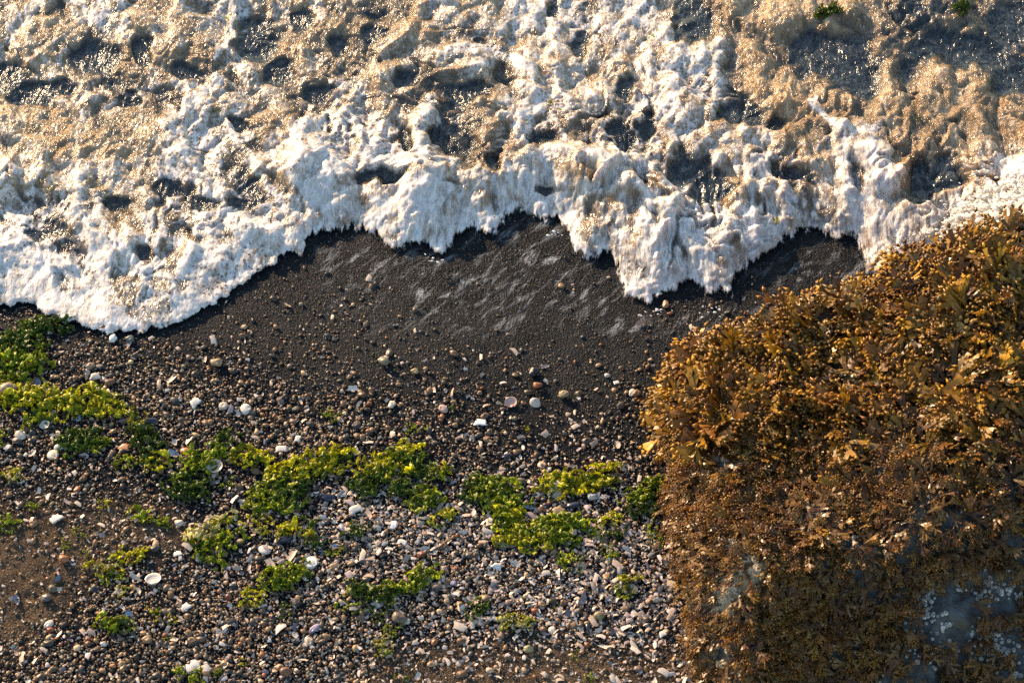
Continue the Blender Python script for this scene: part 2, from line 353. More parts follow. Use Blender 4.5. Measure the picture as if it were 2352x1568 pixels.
# ------------------------------------------------------------------ sea: a churned sheet of shallow water and foam
FOAM = [  # foam cover 0..9, cells of 98 px, from the top edge
 [5,5,7,5,5,6,4,4,4,3,5,4,7,5,7,5,2,2,1,1,1,2,1,1],
 [4,4,2,4,4,6,3,4,4,4,5,6,5,5,5,6,6,3,1,0,1,1,2,1],
 [3,4,5,5,6,5,4,4,5,5,4,4,7,5,6,6,6,4,2,1,2,2,2,2],
 [4,4,4,5,7,6,6,7,6,6,6,5,6,6,6,6,6,4,3,5,4,3,3,3],
 [6,5,5,5,6,6,6,8,7,7,7,7,8,8,8,6,6,6,6,7,6,4,5,8],
 [7,6,6,6,6,7,7,7,8,8,9,8,7,7,9,8,8,8,7,7,8,7,8,9],
 [8,8,8,8,8,8,8,8,8,8,8,8,8,8,8,8,8,8,8,8,8,8,9,9],
 [9,9,9,9,9,9,9,9,9,9,9,9,9,9,9,9,9,9,9,9,9,9,9,9]]
# traced foam crests: points, half width px, height m, foam
CREST = [
 ([(542,-40),(540,40),(532,105),(512,128),(497,150)],11,.030,1),([(232,-30),(236,30),(240,62)],28,.025,.9),
 ([(508,205),(480,230),(448,252),(415,282),(398,302),(404,335),(420,365)],17,.040,1),
 ([(690,312),(678,350),(692,395),(672,432),(712,470),(760,486)],24,.055,1),([(735,350),(750,400),(745,440)],24,.05,1),
 ([(798,268),(816,290),(832,325),(836,352)],10,.035,1),([(988,262),(970,300),(958,350),(968,392),(1005,425)],18,.045,.9),
 ([(1018,146),(1060,136),(1110,130),(1152,141),(1192,160),(1222,192),(1232,240)],17,.035,.9),
 ([(1196,225),(1240,240),(1252,268),(1205,285),(1180,310)],15,.035,1),([(1110,266),(1096,300),(1120,320)],24,.050,.15),
 ([(1160,385),(1185,372),(1215,380)],20,.05,.5),
 ([(1222,388),(1258,376),(1300,380),(1345,392),(1400,402),(1438,428)],22,.065,.8),([(1300,410),(1330,430)],30,.05,.4),
 ([(1425,455),(1465,462),(1500,482),(1532,495),(1548,488)],20,.075,1),([(1420,480),(1425,540),(1440,590)],28,.05,.5),
 ([(1470,500),(1490,560),(1480,610)],30,.04,.8),
 ([(1690,490),(1722,462),(1765,458),(1802,474),(1818,512)],20,.060,.7),([(1835,470),(1870,455),(1895,480)],18,.05,.5),
 ([(1928,318),(1938,380),(1944,440),(1952,500),(1962,545)],17,.060,1),([(1935,320),(1980,330),(2020,318)],15,.06,1),
 ([(1985,370),(2010,440),(2040,520),(2020,590)],55,.05,.75),
 ([(1652,120),(1640,170),(1650,200),(1645,240),(1630,285)],13,.035,1),([(1860,255),(1895,295),(1922,322)],11,.035,1),
 ([(200,400),(186,440),(190,490),(178,520)],16,.035,1),([(350,330),(320,380),(330,420)],14,.02,.6),
 ([(955,462),(998,440),(1012,470),(1000,512)],34,.065,.95),([(880,480),(905,500),(930,470)],22,.045,.8),
 ([(1050,560),(1056,540),(1075,528),(1096,530),(1112,550),(1121,576)],9,.035,1),
 ([(1100,470),(1130,440),(1170,450)],26,.05,.6),([(780,520),(775,480),(800,460),(850,450)],26,.045,.85),
 ([(600,420),(640,470),(690,520),(690,575)],20,.025,.9),([(560,380),(600,400),(640,395)],15,.02,.8),
 ([(1610,560),(1600,600),(1595,640)],14,.035,1),([(1640,560),(1680,590),(1670,640)],20,.03,.8),
 ([(1530,300),(1540,350),(1520,420)],16,.03,.7),([(1180,0),(1170,40),(1150,100)],14,.025,.8),([(1245,10),(1225,70)],12,.02,.9),
 ([(1370,10),(1400,60),(1430,110),(1400,160)],24,.02,.8),([(1700,330),(1720,350),(1760,345)],18,.03,.7),
 ([(2030,130),(2040,220),(2030,290)],24,.045,.12),([(2150,170),(2140,260),(2130,330)],26,.045,.12),([(2260,200),(2230,300),(2220,380)],28,.045,.15),
 ([(1720,130),(1750,180),(1740,230)],20,.04,.1),([(1780,60),(1850,40),(1930,50)],28,.045,.05),([(2090,20),(2130,40),(2180,30)],30,.05,.05),
 ([(1840,330),(1860,380),(1900,420)],28,.04,.3),([(1600,360),(1640,330),(1690,360)],26,.035,.6),
 ([(60,300),(120,320),(160,350)],34,.035,.2),([(230,330),(300,310),(350,330)],32,.035,.2),([(330,60),(370,40),(420,70)],28,.03,.3),
 ([(80,100),(130,60),(170,90)],24,.03,.3),([(870,200),(880,260)],26,.035,.2),([(640,300),(600,320)],26,.03,.2)]
POOLS = [(215,150,62,44),(25,190,55,40),(590,108,48,62),(1075,232,75,38),(1590,60,52,70),(1570,395,55,60),(1900,140,110,70),(2000,185,120,60),(2200,130,150,48),(2320,70,60,60),(2300,190,70,60),(1350,420,30,25),(870,430,55,26),(1640,450,60,45),(2170,420,60,50),(1700,280,60,40),(1270,20,22,30),(1480,310,30,40),(620,450,70,35),(470,480,45,20),(1830,425,40,20),(150,210,40,25),(430,180,30,25),(780,120,25,25),(930,190,30,25),(300,240,25,18),(2110,440,40,60),(1430,330,25,40),(330,130,24,38),(85,225,70,24),(645,180,42,36),(740,222,38,26),(1010,335,22,34),(1135,398,24,22),(1245,335,36,26),(930,345,22,36),(390,440,40,20),(270,480,34,20),(90,545,34,18),(545,300,26,24),(1330,120,26,34),(1440,215,26,20),(860,90,30,24),(700,60,26,30),(130,40,26,24),(1780,300,34,26),(1960,430,20,40),(560,480,40,18),(330,590,30,14),(1250,450,26,16)]
xs = lines(-1.78, 1.78, 0.0042, 90); ys = lines(-0.10, 1.50, 0.0042, 120)
X, Y, F = sheet(xs, ys)
ZG = ground_z(X, Y); DX, DY = project(X, Y, ZG)
fin = (np.abs(X) < 1.9) & (Y > -0.2) & (Y < 1.65)
wob = 7 * fbm(X * 30, Y * 30, 51, 3) * 2
sd_ = np.zeros(X.shape)
dd, _ = seg_dist(DX + wob * 0.5, DY + wob, FRONT); ins = inside(DX + wob * 0.5, DY + wob, SEA)
s = np.where(ins, dd, -dd)
wx = X + 0.05 * fbm(X * 5, Y * 5, 61, 3); wy = Y + 0.05 * fbm(X * 5 + 9, Y * 5, 62, 3)
b1 = np.abs(perlin(wx * 8.5, wy * 6.0, 71)); b2 = np.abs(perlin(wx * 17, wy * 12.5, 72)); b3 = np.abs(perlin(wx * 36, wy * 27, 73)); b4 = np.abs(perlin(wx * 75, wy * 58, 74))
fl = fbm(X * 3.2, Y * 2.6, 81, 3)
chop = sstep(650, 760, DX)                                   # rougher towards the breaking front
left = 1 - chop
amp = 0.018 + 0.021 * chop * sstep(180, 420, DY)
def swirl(x, y, sc, seed, k=1.45):
    px, py = x * sc, y * sc
    q1, q2 = fbm(px, py, seed, 3), fbm(px + 5.2, py + 1.3, seed + 1, 3)
    r1, r2 = fbm(px + k * q1 + 1.7, py + k * q2 + 9.2, seed + 2, 2), fbm(px + k * q1 + 8.3, py + k * q2 + 2.8, seed + 3, 2)
    return fbm(px + k * r1, py + k * r2, seed + 4, 4, 0.5), r1
ra = R(-24) * (1 - sstep(200, 1500, DX)); cx_, sx_ = np.cos(ra), np.sin(ra)                 # folds lean to the right on the left side, run straight down elsewhere
ux, uy = X * cx_ - Y * sx_, (X * sx_ + Y * cx_) * 0.62
sw, sw_r = swirl(ux, uy, 5.2, 301)
sw2, _ = swirl(ux + 3, uy, 11.0, 331, 1.1)
fold = sstep(0, 1, np.clip(1 - np.abs(sw) * 2.6, 0, 1))
fold2 = np.clip(1 - np.abs(sw2) * 3.2, 0, 1) ** 1.3
stz = np.clip(sstep(300, 420, DY + 0.06 * (DX - 1200)) * sstep(640, 760, DX), 0, 1)
b0 = np.abs(perlin(wx * 5.2 + 3, wy * 4.0, 70))
bil = (b0 * 0.50 + b1 * 0.52 + b2 * 0.24 + b3 * 0.06 + b4 * 0.02) * (1 - stz) + (b0 * 0.75 + b1 * 0.42 + b2 * 0.15 + b3 * 0.03) * stz
hgt = amp * (0.2 + 2.2 * bil + 0.40 * fold + 0.12 * fold2) + 0.020 * fl + 0.012 * sw_r
net = 1 - np.clip(np.abs(perlin(wx * 4.3 + 11 + 0.35 * wy, wy * 3.1 - 2, 107) + 0.10 * perlin(wx * 15, wy * 11, 108)) * 4.2, 0, 1)
net = net ** 1.3 * (1 - 0.75 * sstep(1700, 1900, DX) * sstep(420, 300, DY))
hgt = hgt * (0.9 + 0.2 * net) + 0.006 * net
# thin spreading lobe on the left
thin = sstep(560, 720, DY) * left
hgt = hgt * (1 - 0.45 * thin)
FC = grid_sample(FOAM, DX, DY, 49, 49, 98) / 9
fo = FC.copy(); cr_f = np.zeros(X.shape); cr_w = np.zeros(X.shape)
for pts, hw, ht, ff in CREST:
    xx = [p[0] for p in pts]; yy = [p[1] for p in pts]; m = fin & (DX > min(xx) - 4 * hw) & (DX < max(xx) + 4 * hw) & (DY > min(yy) - 4 * hw) & (DY < max(yy) + 4 * hw)
    if not m.any(): continue
    q, par = seg_dist(DX[m] + 16 * fbm(X[m] * 14, Y[m] * 14, 91, 3), DY[m] + 16 * fbm(X[m] * 14, Y[m] * 14, 92, 3), pts)
    e = np.exp(-(q / hw) ** 2 * 0.9); dome = np.sqrt(np.clip(1 - (q / (hw * 1.7)) ** 2, 0, 1))
    hgt[m] = np.maximum(hgt[m], hgt[m] * 0.45 + ht * 0.75 * dome * (0.75 + 0.8 * bil[m])) if ff < 2 else hgt[m]
    w = e; cr_f[m] = cr_f[m] * (1 - w) + ff * w; cr_w[m] = np.maximum(cr_w[m], w)
pool = np.zeros(X.shape)
for cx, cy, rx, ry in POOLS:
    qx = DX + 26 * fbm(X * 9, Y * 9, 95, 3); qy = DY + 26 * fbm(X * 9, Y * 9, 96, 3)
    pool = np.maximum(pool, 1 - sstep(0.55, 1.15, np.hypot((qx - cx) / rx, (qy - cy) / ry)))
pool *= 1 - 0.9 * cr_w
hgt = hgt * (1 - 0.55 * pool)
# splash thrown up where the wave meets the rock
spx = 1 - sstep(0.3, 1.0, np.hypot((DX - 2345) / 185, (DY - 545) / 125) + 0.28 * fbm(X * 11, Y * 11, 97, 4))
spike = np.clip(0.5 + 1.1 * fbm(X * 26, Y * 26, 98, 3), 0, 1.4)
hgt = hgt + spx * (0.05 + 0.05 * spike)
# foam value: lacy, gathered on crests, opened in the pools
big_ = perlin(wx * 2.6 + 7, wy * 2.2, 109)
vein = 1 - np.clip(np.abs(perlin(wx * 9 + 4, wy * 6.5, 105)) * 3.2, 0, 1)
lac = 0.50 * fbm(wx * 13, wy * 9, 101, 5, 0.62) + 0.50 * (bil - 0.33) + 0.14 * np.clip(perlin(wx * 4, wy * 4, 103), -1, 1) + 0.16 * (vein - 0.3)
big_ = perlin(wx * 2.6 + 7, wy * 2.2, 109)
fv = FC * 1.04 - 0.52 - 0.10 * chop * sstep(330, 430, DY) * sstep(20, 90, s) + lac * 0.45 + (0.50 * fold + 0.16 * fold2 + 0.55 * sw) * np.clip(0.25 + FC * 1.2, 0, 1) + 0.20 * net * FC + 0.16 * big_
band = sstep(70 - 30 * left, 5, s) * sstep(-1, 1, s)
fv = np.maximum(fv, fv * (1 - band) + (0.80 + 0.5 * lac) * band)
fv = fv * (1 - cr_w) + (cr_f * 0.95 + lac * 0.4 + 0.25 * fold2 - 0.1) * cr_w
fv = fv - 0.75 * pool
fv = np.maximum(fv, spx * 1.3 - 0.15)
fv = np.clip(fv, 0, 1.15)
silt_shadev = np.clip(0.66 + 0.9 * (bil - 0.36) + 0.15 * net + 0.8 * sw + 0.12 * fold - 0.3 * np.clip(-big_, 0, 1) + 0.5 * fl - 1.1 * pool + 0.2 * cr_w - 0.25 * sstep(1750, 2000, DX) * sstep(330, 150, DY), 0, 1)  # brown silt on humps; hollows and pools get clear-water slate with painted shade
streak = np.clip(sstep(300, 420, DY + 0.06 * (DX - 1200)) * sstep(640, 760, DX) + 0.45 * sstep(420, 560, DY), 0, 1)
# edge profile: a rounded bead at the front
wedge = 16 + 40 * chop
q_ = np.clip(s / wedge, 0, 1)
edge = np.sqrt(np.clip(1 - (1 - q_) ** 2, 0, 1)) * left + (1 - (1 - q_) ** 2) * chop
rise = (0.35 - 0.12 * chop) + (0.65 + 0.12 * chop) * sstep(0, 90 + 70 * chop, s)
thinv = sstep(10, 0, s) * left + sstep(46, 0, s) * chop
Z = ZG + 0.002 + edge * (0.009 + hgt * rise)
far = ~fin
Z = np.where(far, np.maximum(ZG * 0 - 0.045 * np.clip(Y, -1, 1.6) + 0.03 + 0.02 * fl, -0.2), Z)
vis = s > -2
keep = vis[F].all(1)
used = np.zeros(len(X), bool); used[F[keep].ravel()] = True
idx = np.cumsum(used) - 1
SEA_V = np.stack([X, Y, Z], 1)
me = mesh_np('sea_water', SEA_V[used], idx[F[keep]], m_sea, {'foam': fv[used], 'turb': silt_shadev[used], 'streak': streak[used], 'thin': thinv[used]})
link('sea_water', me, label='churned brown shallow water under white foam washing up the sand', cat='sea', kind='structure')
NX, NY = len(xs), len(ys); ZS = Z.reshape(NY, NX); SX, SY = xs, ys
def sea_z(x, y):
    return ZS[min(np.searchsorted(SY, y), NY - 1), min(np.searchsorted(SX, x), NX - 1)]

# ================================================================== BOULDER
LEFT = [(1535,925),(1535,980),(1536,1050),(1545,1100),(1545,1160),(1555,1220),(1562,1290),(1575,1360),(1582,1420),(1588,1480),(1600,1530),(1615,1568),(1660,1700),(1760,1900)]
NORTH = [(1545,885),(1566,848),(1605,806),(1700,766),(1800,742),(1870,704),(1960,664),(2050,628),(2130,584),(2200,556),(2280,524),(2360,500),(2500,450)]
lx, ly, _ = P([p[0] for p in LEFT], [p[1] for p in LEFT], 0.03)
nx, ny, _ = P([p[0] for p in NORTH], [p[1] for p in NORTH], np.linspace(0.17, 0.34, len(NORTH)))
poly = list(zip(nx, ny)) + [(2.6, ny[-1] + .1), (2.9, -0.4), (2.7, -1.5), (1.6, -1.95)] + list(zip(lx[::-1], ly[::-1]))
CRX, CRY, _ = P(1850, 1245, 0.33)
def rock_top(x, y):
    lift = 0.24 + 0.11 * sstep(0.5, 1.3, x)
    a = (x - CRX) * 0.22 - (y - CRY) * 0.975            # metres past the crest, away from the sun
    t = lift + 0.05 * sstep(-0.6, 0, a) - 0.50 * np.clip(a, 0, 0.42) * sstep(0, 0.12, a) - 0.1 * np.clip(a - 0.42, 0, 1)
    t = t + 0.045 * fbm(x * 3.3, y * 3.3, 121, 3) + 0.040 * fbm(x * 8, y * 8, 122, 3) + 0.008 * fbm(x * 30, y * 30, 123, 2)
    return np.maximum(t, 0.07)
def rock_z(x, y):
    x = np.asarray(x, float); y = np.asarray(y, float)
    d, _ = seg_dist(x, y, poly, True); d = np.where(inside(x, y, poly), d, -d)
    d = d + 0.02 * fbm(x * 12, y * 12, 125, 3)
    w = 0.10 + 0.04 * sstep(-0.2, -0.8, y)
    e = np.sqrt(np.clip(1 - (1 - np.clip(d / w, 0, 1)) ** 2, 0, 1))
    return ground_z(x, y) - 0.03 + e * (rock_top(x, y) - ground_z(x, y) + 0.03), d
xs = np.arange(0.36, 3.0, 0.0105); ys = np.arange(-2.05, 0.75, 0.0105)
X, Y, F = sheet(xs, ys); Z, dR = rock_z(X, Y)
keep = (dR > -0.02)[F].all(1); used = np.zeros(len(X), bool); used[F[keep].ravel()] = True; idx = np.cumsum(used) - 1
boulder = bpy.data.objects.new('boulder', None); C.objects.link(boulder); boulder.location = (1.3, -0.6, 0)
boulder['label'] = 'large grey boulder overgrown with golden brown rockweed and barnacles'; boulder['category'] = 'rock'
OFF = np.array([1.3, -0.6, 0.0])
me = mesh_np('rock', np.stack([X, Y, Z], 1)[used] - OFF, idx[F[keep]], m_rock)
link('rock', me, boulder)
def rock_frame(x, y):
    e = 0.012
    z, d = rock_z(x, y); zx, _ = rock_z(x + e, y); zy, _ = rock_z(x, y + e)
    n = np.stack([-(zx - z) / e, -(zy - z) / e, np.ones_like(z)], -1); n /= np.linalg.norm(n, axis=1)[:, None]
    return z, d, n

# ------------------------------------------------------------------ rockweed fronds
def make_frond(seed, levels=3):
    r = random.Random(seed); V, F, T = [], [], []
    def ribbon(p, a, pitch, l, w0, w1, n, curl):
        prev = None
        x, y, z = p
        for i in range(n + 1):
            t = i / n; w = w0 + (w1 - w0) * t
            px, py = math.cos(a), -math.sin(a)           # side vector (y is forward)
            tw = r.uniform(-.25, .25)
            V.append((x - px * w, y - py * w, z + tw * w)); V.append((x + px * w, y + py * w, z - tw * w)); T.append(t); T.append(t)
            k = len(V)
            if prev is not None: F.append((prev, prev + 1, k - 1, k - 2))
            prev = k - 2
            if i < n:
                a += r.uniform(-.16, .16); pitch += curl
                x += math.sin(a) * math.cos(pitch) * l / n; y += math.cos(a) * math.cos(pitch) * l / n; z += math.sin(pitch) * l / n
        return (x, y, z), a, pitch
    def tip(p, a, pitch, l, w):
        x, y, z = p; sx, sy = math.cos(a), -math.sin(a); fx, fy = math.sin(a), math.cos(a)
        k = len(V)
        V.extend([(x, y, z), (x + fx * l * .5 - sx * w, y + fy * l * .5 - sy * w, z), (x + fx * l * .5 + sx * w, y + fy * l * .5 + sy * w, z), (x + fx * l, y + fy * l, z + math.sin(pitch) * l * .5), (x + fx * l * .5, y + fy * l * .5, z + w * .8), (x + fx * l * .5, y + fy * l * .5, z - w * .6)])
        F.extend([(k, k + 2, k + 4, k + 4), (k + 2, k + 3, k + 4, k + 4), (k + 3, k + 1, k + 4, k + 4), (k + 1, k, k + 4, k + 4), (k, k + 5, k + 2, k + 2), (k + 2, k + 5, k + 3, k + 3), (k + 3, k + 5, k + 1, k + 1), (k + 1, k + 5, k, k)])
    def grow(p, a, pitch, lev, l, w):
        q, a2, p2 = ribbon(p, a, pitch, l, w * .8, w, 2, r.uniform(-.22, .04))
        if lev == 0: tip(q, a2, p2, l * r.uniform(.6, 1.0), w * .95); return
        sp = r.uniform(.22, .48)
        grow(q, a2 - sp, p2 + r.uniform(-.2, .2), lev - 1, l * r.uniform(.7, .95), w * .95)
        grow(q, a2 + sp, p2 + r.uniform(-.2, .2), lev - 1, l * r.uniform(.7, .95), w * .95)
    grow((0, 0, 0), 0, r.uniform(.15, .6), levels - 1, 0.34, 0.072)
    V = np.array(V); tri = []
    for f in F:
        tri.append(f[:3])
        if f[3] != f[2]: tri.append((f[0], f[2], f[3]))
    return V, np.array(tri)
FROND = [make_frond(400 + i, 3) for i in range(10)]
PAL = np.array([(.30,.155,.014),(.40,.22,.018),(.17,.075,.010),(.10,.042,.010),(.42,.27,.08),(.26,.11,.016),(.46,.32,.12),(.05,.024,.010)])
def frond_matrices(x, y, scale, lift, coher, seed):
    z, d, n = rock_frame(x, y)
    k = len(x)
    slope = n[:, :2]; sl = np.linalg.norm(slope, axis=1) + 1e-6
    a_s = np.arctan2(slope[:, 1], slope[:, 0])
    a_n = math.pi * 2.2 * fbm(x * 3.5, y * 3.5, seed, 2) - 0.6
    wgt = np.clip(sl * 1.6, 0, 1)
    vx = np.cos(a_s) * wgt + np.cos(a_n) * (1 - wgt) * coher; vy = np.sin(a_s) * wgt + np.sin(a_n) * (1 - wgt) * coher
    ang = np.arctan2(vy, vx) + rng.normal(0, .42, k)
    t = np.stack([np.cos(ang), np.sin(ang), np.zeros(k)], 1); t -= (t * n).sum(1)[:, None] * n; t /= np.linalg.norm(t, axis=1)[:, None]
    b = np.cross(t, n)
    lf = rng.uniform(-.1, lift, k)[:, None]
    t2 = t * np.cos(lf) + n * np.sin(lf); n2 = np.cross(b, t2)
    rl = rng.normal(0, .4, k)[:, None]; b2 = b * np.cos(rl) + n2 * np.sin(rl); n3 = np.cross(b2, t2)
    M = np.stack([b2, t2, n3], -1) * scale[:, None, None]
    return M, np.stack([x, y, z], 1) + n * (0.006 + 0.012 * rng.random(k))[:, None], n
# bare patches of the rock (pixel ellipses) and where barnacles take over
BARE = [(2160,1395,75,85),(2290,1350,70,60),(2230,1330,40,30),(1955,985,42,12),(2100,860,30,14),(2300,1450,60,40),(1935,900,22,10)]
def weed_cover(x, y, z):
    dx, dy = project(x, y, z); w = np.ones(x.shape)
    for cx, cy, rx, ry in BARE:
        w = np.minimum(w, sstep(.7, 1.15, np.hypot((dx - cx) / rx, (dy - cy) / ry) + .25 * fbm(x * 14, y * 14, 131, 2)))
    lf = sstep(1830, 1650, dx - .10 * (dy - 1250)) * sstep(1200, 1300, dy)
    w = w * (1 - .45 * lf)
    br = sstep(2000, 2150, dx) * sstep(1400, 1500, dy); w = w * (1 - .55 * br)
    return w, dx, dy
def scatter_rock(n, extra=0):
    x = np.concatenate([rng.uniform(0.38, 1.75, n), rng.uniform(0.40, 0.78, extra)]); y = np.concatenate([rng.uniform(-1.35, 0.55, n), rng.uniform(-1.35, -0.2, extra)]); z, d = rock_z(x, y); n = n + extra
    w, dx, dy = weed_cover(x, y, z)
    gap = sstep(-.32, .0, fbm(x * 11, y * 11, 135, 2)); w = w * (.25 + .75 * gap)
    ok = (d > 0.004) & (rng.random(n) < w) & (dx < 2420) & (dy < 1640) & (dx > 1450)
    return x[ok], y[ok], z[ok], dx[ok], dy[ok]
parts = []
x, y, z, dx, dy = scatter_rock(30000, 9000)
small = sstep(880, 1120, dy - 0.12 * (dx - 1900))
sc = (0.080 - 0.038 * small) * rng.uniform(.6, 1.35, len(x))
tone = fbm(x * 6, y * 6, 141, 3)
for v in range(10):
    sel = np.arange(len(x)) % 10 == v
    M, T, n = frond_matrices(x[sel], y[sel], sc[sel], .75, 1, 151)
    ci = rng.choice(8, sel.sum(), p=[.2,.14,.18,.12,.13,.12,.06,.05])
    col = PAL[ci] * rng.uniform(.5, 1.15, (sel.sum(), 1)) * (1 + .6 * tone[sel])[:, None]
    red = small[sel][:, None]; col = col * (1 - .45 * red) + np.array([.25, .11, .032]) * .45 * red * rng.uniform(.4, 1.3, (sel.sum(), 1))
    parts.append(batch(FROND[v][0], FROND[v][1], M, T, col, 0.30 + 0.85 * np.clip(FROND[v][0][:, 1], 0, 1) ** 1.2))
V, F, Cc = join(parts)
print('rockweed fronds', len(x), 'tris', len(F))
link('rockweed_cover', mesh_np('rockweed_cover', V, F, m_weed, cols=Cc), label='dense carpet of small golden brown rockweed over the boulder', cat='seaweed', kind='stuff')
# single plants: the big tufts one can tell apart on the upper, sunlit part
FM = []
TONES = [('golden', PAL[1]), ('amber', PAL[0]), ('dark brown', PAL[2]), ('pale tan', PAL[4]), ('rust brown', PAL[5])]
for tw, tcol in TONES:
    row = []
    for i in range(10):
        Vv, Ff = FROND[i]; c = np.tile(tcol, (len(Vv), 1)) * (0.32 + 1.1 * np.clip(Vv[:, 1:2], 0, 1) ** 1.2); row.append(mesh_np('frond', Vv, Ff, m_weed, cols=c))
    FM.append(row)
def zone_label(px, py, tone):
    if py < 760 and px > 2000: w = 'on the boulder edge left of the white splash' if px < 2130 else 'on the boulder edge below the white splash' if px < 2260 else 'on the boulder edge at the right border'
    elif px < 1600: w = 'hanging over the left corner of the boulder'
    elif py < 860: w = 'on the left half of the upper boulder rim' if px < 1850 else 'on the right half of the upper boulder rim'
    elif py < 950: w = 'just below the boulder rim, left part' if px < 1850 else 'just below the boulder rim, middle' if px < 2100 else 'near the right border high on the boulder'
    elif py < 1050: w = 'in the dark hollow area left on the boulder' if px < 1850 else 'on the upper boulder face right of the hollow'
    else: w = 'on the left middle of the boulder' if px < 1900 else 'on the right middle of the boulder'
    return '%s rockweed tuft %s' % (tone, w), '%s rockweed tufts %s' % (tone, w)
HV, HF = ico(1); HOLD = mesh_np('holdfast', HV * np.array([.012, .012, .007]), HF, m_weed, cols=np.tile([.08, .04, .015], (len(HV), 1)))
x, y, z, dx, dy = scatter_rock(2600)
ok = (dy < 1230) & (rng.random(len(x)) < np.where(dy < 1020, 1, .25)); x, y, z, dx, dy = [a[ok][:230] for a in (x, y, z, dx, dy)]
_, _, nn = rock_frame(x, y)
for i in range(len(x)):
    g = bpy.data.objects.new('rockweed_tuft', None); C.objects.link(g); g.location = (x[i], y[i], z[i])
    ti = int(rng.choice(5, p=[.28, .26, .18, .14, .14])); g['label'], g['group'] = zone_label(dx[i], dy[i], TONES[ti][0]); g['category'] = 'seaweed'
    k = int(rng.integers(6, 10)); big = 0.090 if dy[i] < 1020 else 0.055
    jx = x[i] + rng.normal(0, .010, k); jy = y[i] + rng.normal(0, .010, k)
    M, T, n = frond_matrices(jx, jy, big * rng.uniform(.75, 1.35, k), .95, 1, 151)
    link('holdfast', HOLD, g)
    for j in range(k):
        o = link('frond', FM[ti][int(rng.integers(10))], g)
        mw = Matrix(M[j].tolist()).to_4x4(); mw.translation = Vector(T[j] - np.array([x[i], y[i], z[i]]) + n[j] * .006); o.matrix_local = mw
# barnacles
def make_barnacle():
    k = 7; V, F = [], []
    for ring, (r, h) in enumerate([(1, -.2), (.78, .45), (.48, .8), (.36, .72), (.2, .25)]):
        for i in range(k):
            a = i / k * 2 * math.pi + (.2 if ring % 2 else 0); V.append((r * math.cos(a), r * math.sin(a), h))
    for ring in range(4):
        for i in range(k):
            a, b = ring * k + i, ring * k + (i + 1) % k; F.append((a, b, b + k)); F.append((a, b + k, a + k))
    return np.array(V), np.array(F)
BV, BF = make_barnacle()
x = np.concatenate([rng.uniform(0.38, 0.95, 110000), rng.uniform(0.38, 1.75, 40000)]); y = np.concatenate([rng.uniform(-1.35, -.45, 110000), rng.uniform(-1.35, 0.5, 40000)]); z, d = rock_z(x, y); w, dx, dy = weed_cover(x, y, z)
cl = fbm(x * 12, y * 12, 161, 3)
lf = sstep(1830, 1640, dx - .10 * (dy - 1250)) * sstep(1130, 1260, dy)
br = sstep(2000, 2150, dx) * sstep(1380, 1480, dy); bare = 1 - w
pr = np.clip(lf * 1.0 + br * .55 + .0, 0, 1) * (cl > -.05) * np.where(dx < 1900, .45, 1) + np.where((bare > .3) & (lf < .2) & (br < .3), .8 * (cl > .02), 0) + .02
ok = (d > .006) & (rng.random(len(x)) < pr * .75) & (dx < 2420) & (dy < 1640); x, y = x[ok], y[ok]; dx = dx[ok]; dy = dy[ok]
z, d, n = rock_frame(x, y)
k = len(x); ref = np.tile([1.0, 0, 0], (k, 1)); t = ref - (ref * n).sum(1)[:, None] * n; t /= np.linalg.norm(t, axis=1)[:, None]; b = np.cross(n, t)
sc = rng.uniform(.0035, .0075, k) * (1 + .7 * sstep(1900, 1750, dx)); M = np.stack([t, b, n], -1) * sc[:, None, None]
T = np.stack([x, y, z], 1) + n * .001 - OFF
tan = np.array([.42, .32, .19]); wh = np.array([.55, .52, .47])
mixw = np.clip(sstep(1950, 2150, dx) + rng.normal(0, .25, k), 0, 1)[:, None]
col = (tan * (1 - mixw) + wh * mixw) * rng.uniform(.4, 1.2, (k, 1))
order = np.argsort(-sc * ((dx > 2040) & (dy > 1290) & (dy < 1480))); hero = order[:140]; rest = np.setdiff1d(np.arange(k), hero)
V, F, Cc = batch(BV, BF, M[rest], T[rest], col[rest])
print('barnacles', k)
o = link('barnacle_crust', mesh_np('barnacle_crust', V, F, m_barn, cols=Cc), boulder, kind='stuff')
bm_ = mesh_np('barnacle', BV, BF, m_barn_o)
for i in hero:
    o = link('barnacle', bm_, boulder); mw = Matrix(M[i].tolist()).to_4x4(); mw.translation = Vector(T[i]); o.matrix_local = mw; o.color = (*col[i], 1)

# ================================================================== GRAVEL
DENS = [[3,2,0,0,0,1,1,1,1,1,0,0,0,0,0,1,1],[6,6,6,5,4,3,2,2,1,1,1,1,1,1,1,1,1],[6,8,8,8,8,7,6,6,5,5,4,3,2,2,3,3,2],[6,6,7,8,7,7,7,7,6,6,6,5,4,4,4,4,3],
        [4,4,4,4,5,6,7,7,7,7,7,7,6,6,6,5,5],[3,3,4,3,4,5,6,8,9,9,9,9,9,9,9,8,7],[1,2,5,6,6,6,8,9,9,9,9,9,9,9,9,9,9],[2,4,8,9,9,9,9,9,9,9,9,9,9,9,9,9,8],[8,9,9,9,9,9,9,8,7,5,4,3,3,3,4,4,5]]
SHEL = [[1]*17,[1]*17,[1]*17,[1,1,1,1,1,1,1,1,1,1,1,2,2,2,2,2,2],[2,2,2,2,2,2,3,4,4,4,4,4,4,4,4,3,3],[2,2,2,2,2,3,4,5,6,6,6,5,5,6,5,5,5],[2,2,2,2,2,3,3,4,4,4,4,5,5,6,6,6,6],[1,1,1,2,2,2,2,3,3,4,4,5,5,7,7,7,6],[1,1,1,1,2,2,2,3,3,4,5,5,5,5,5,5,6]]
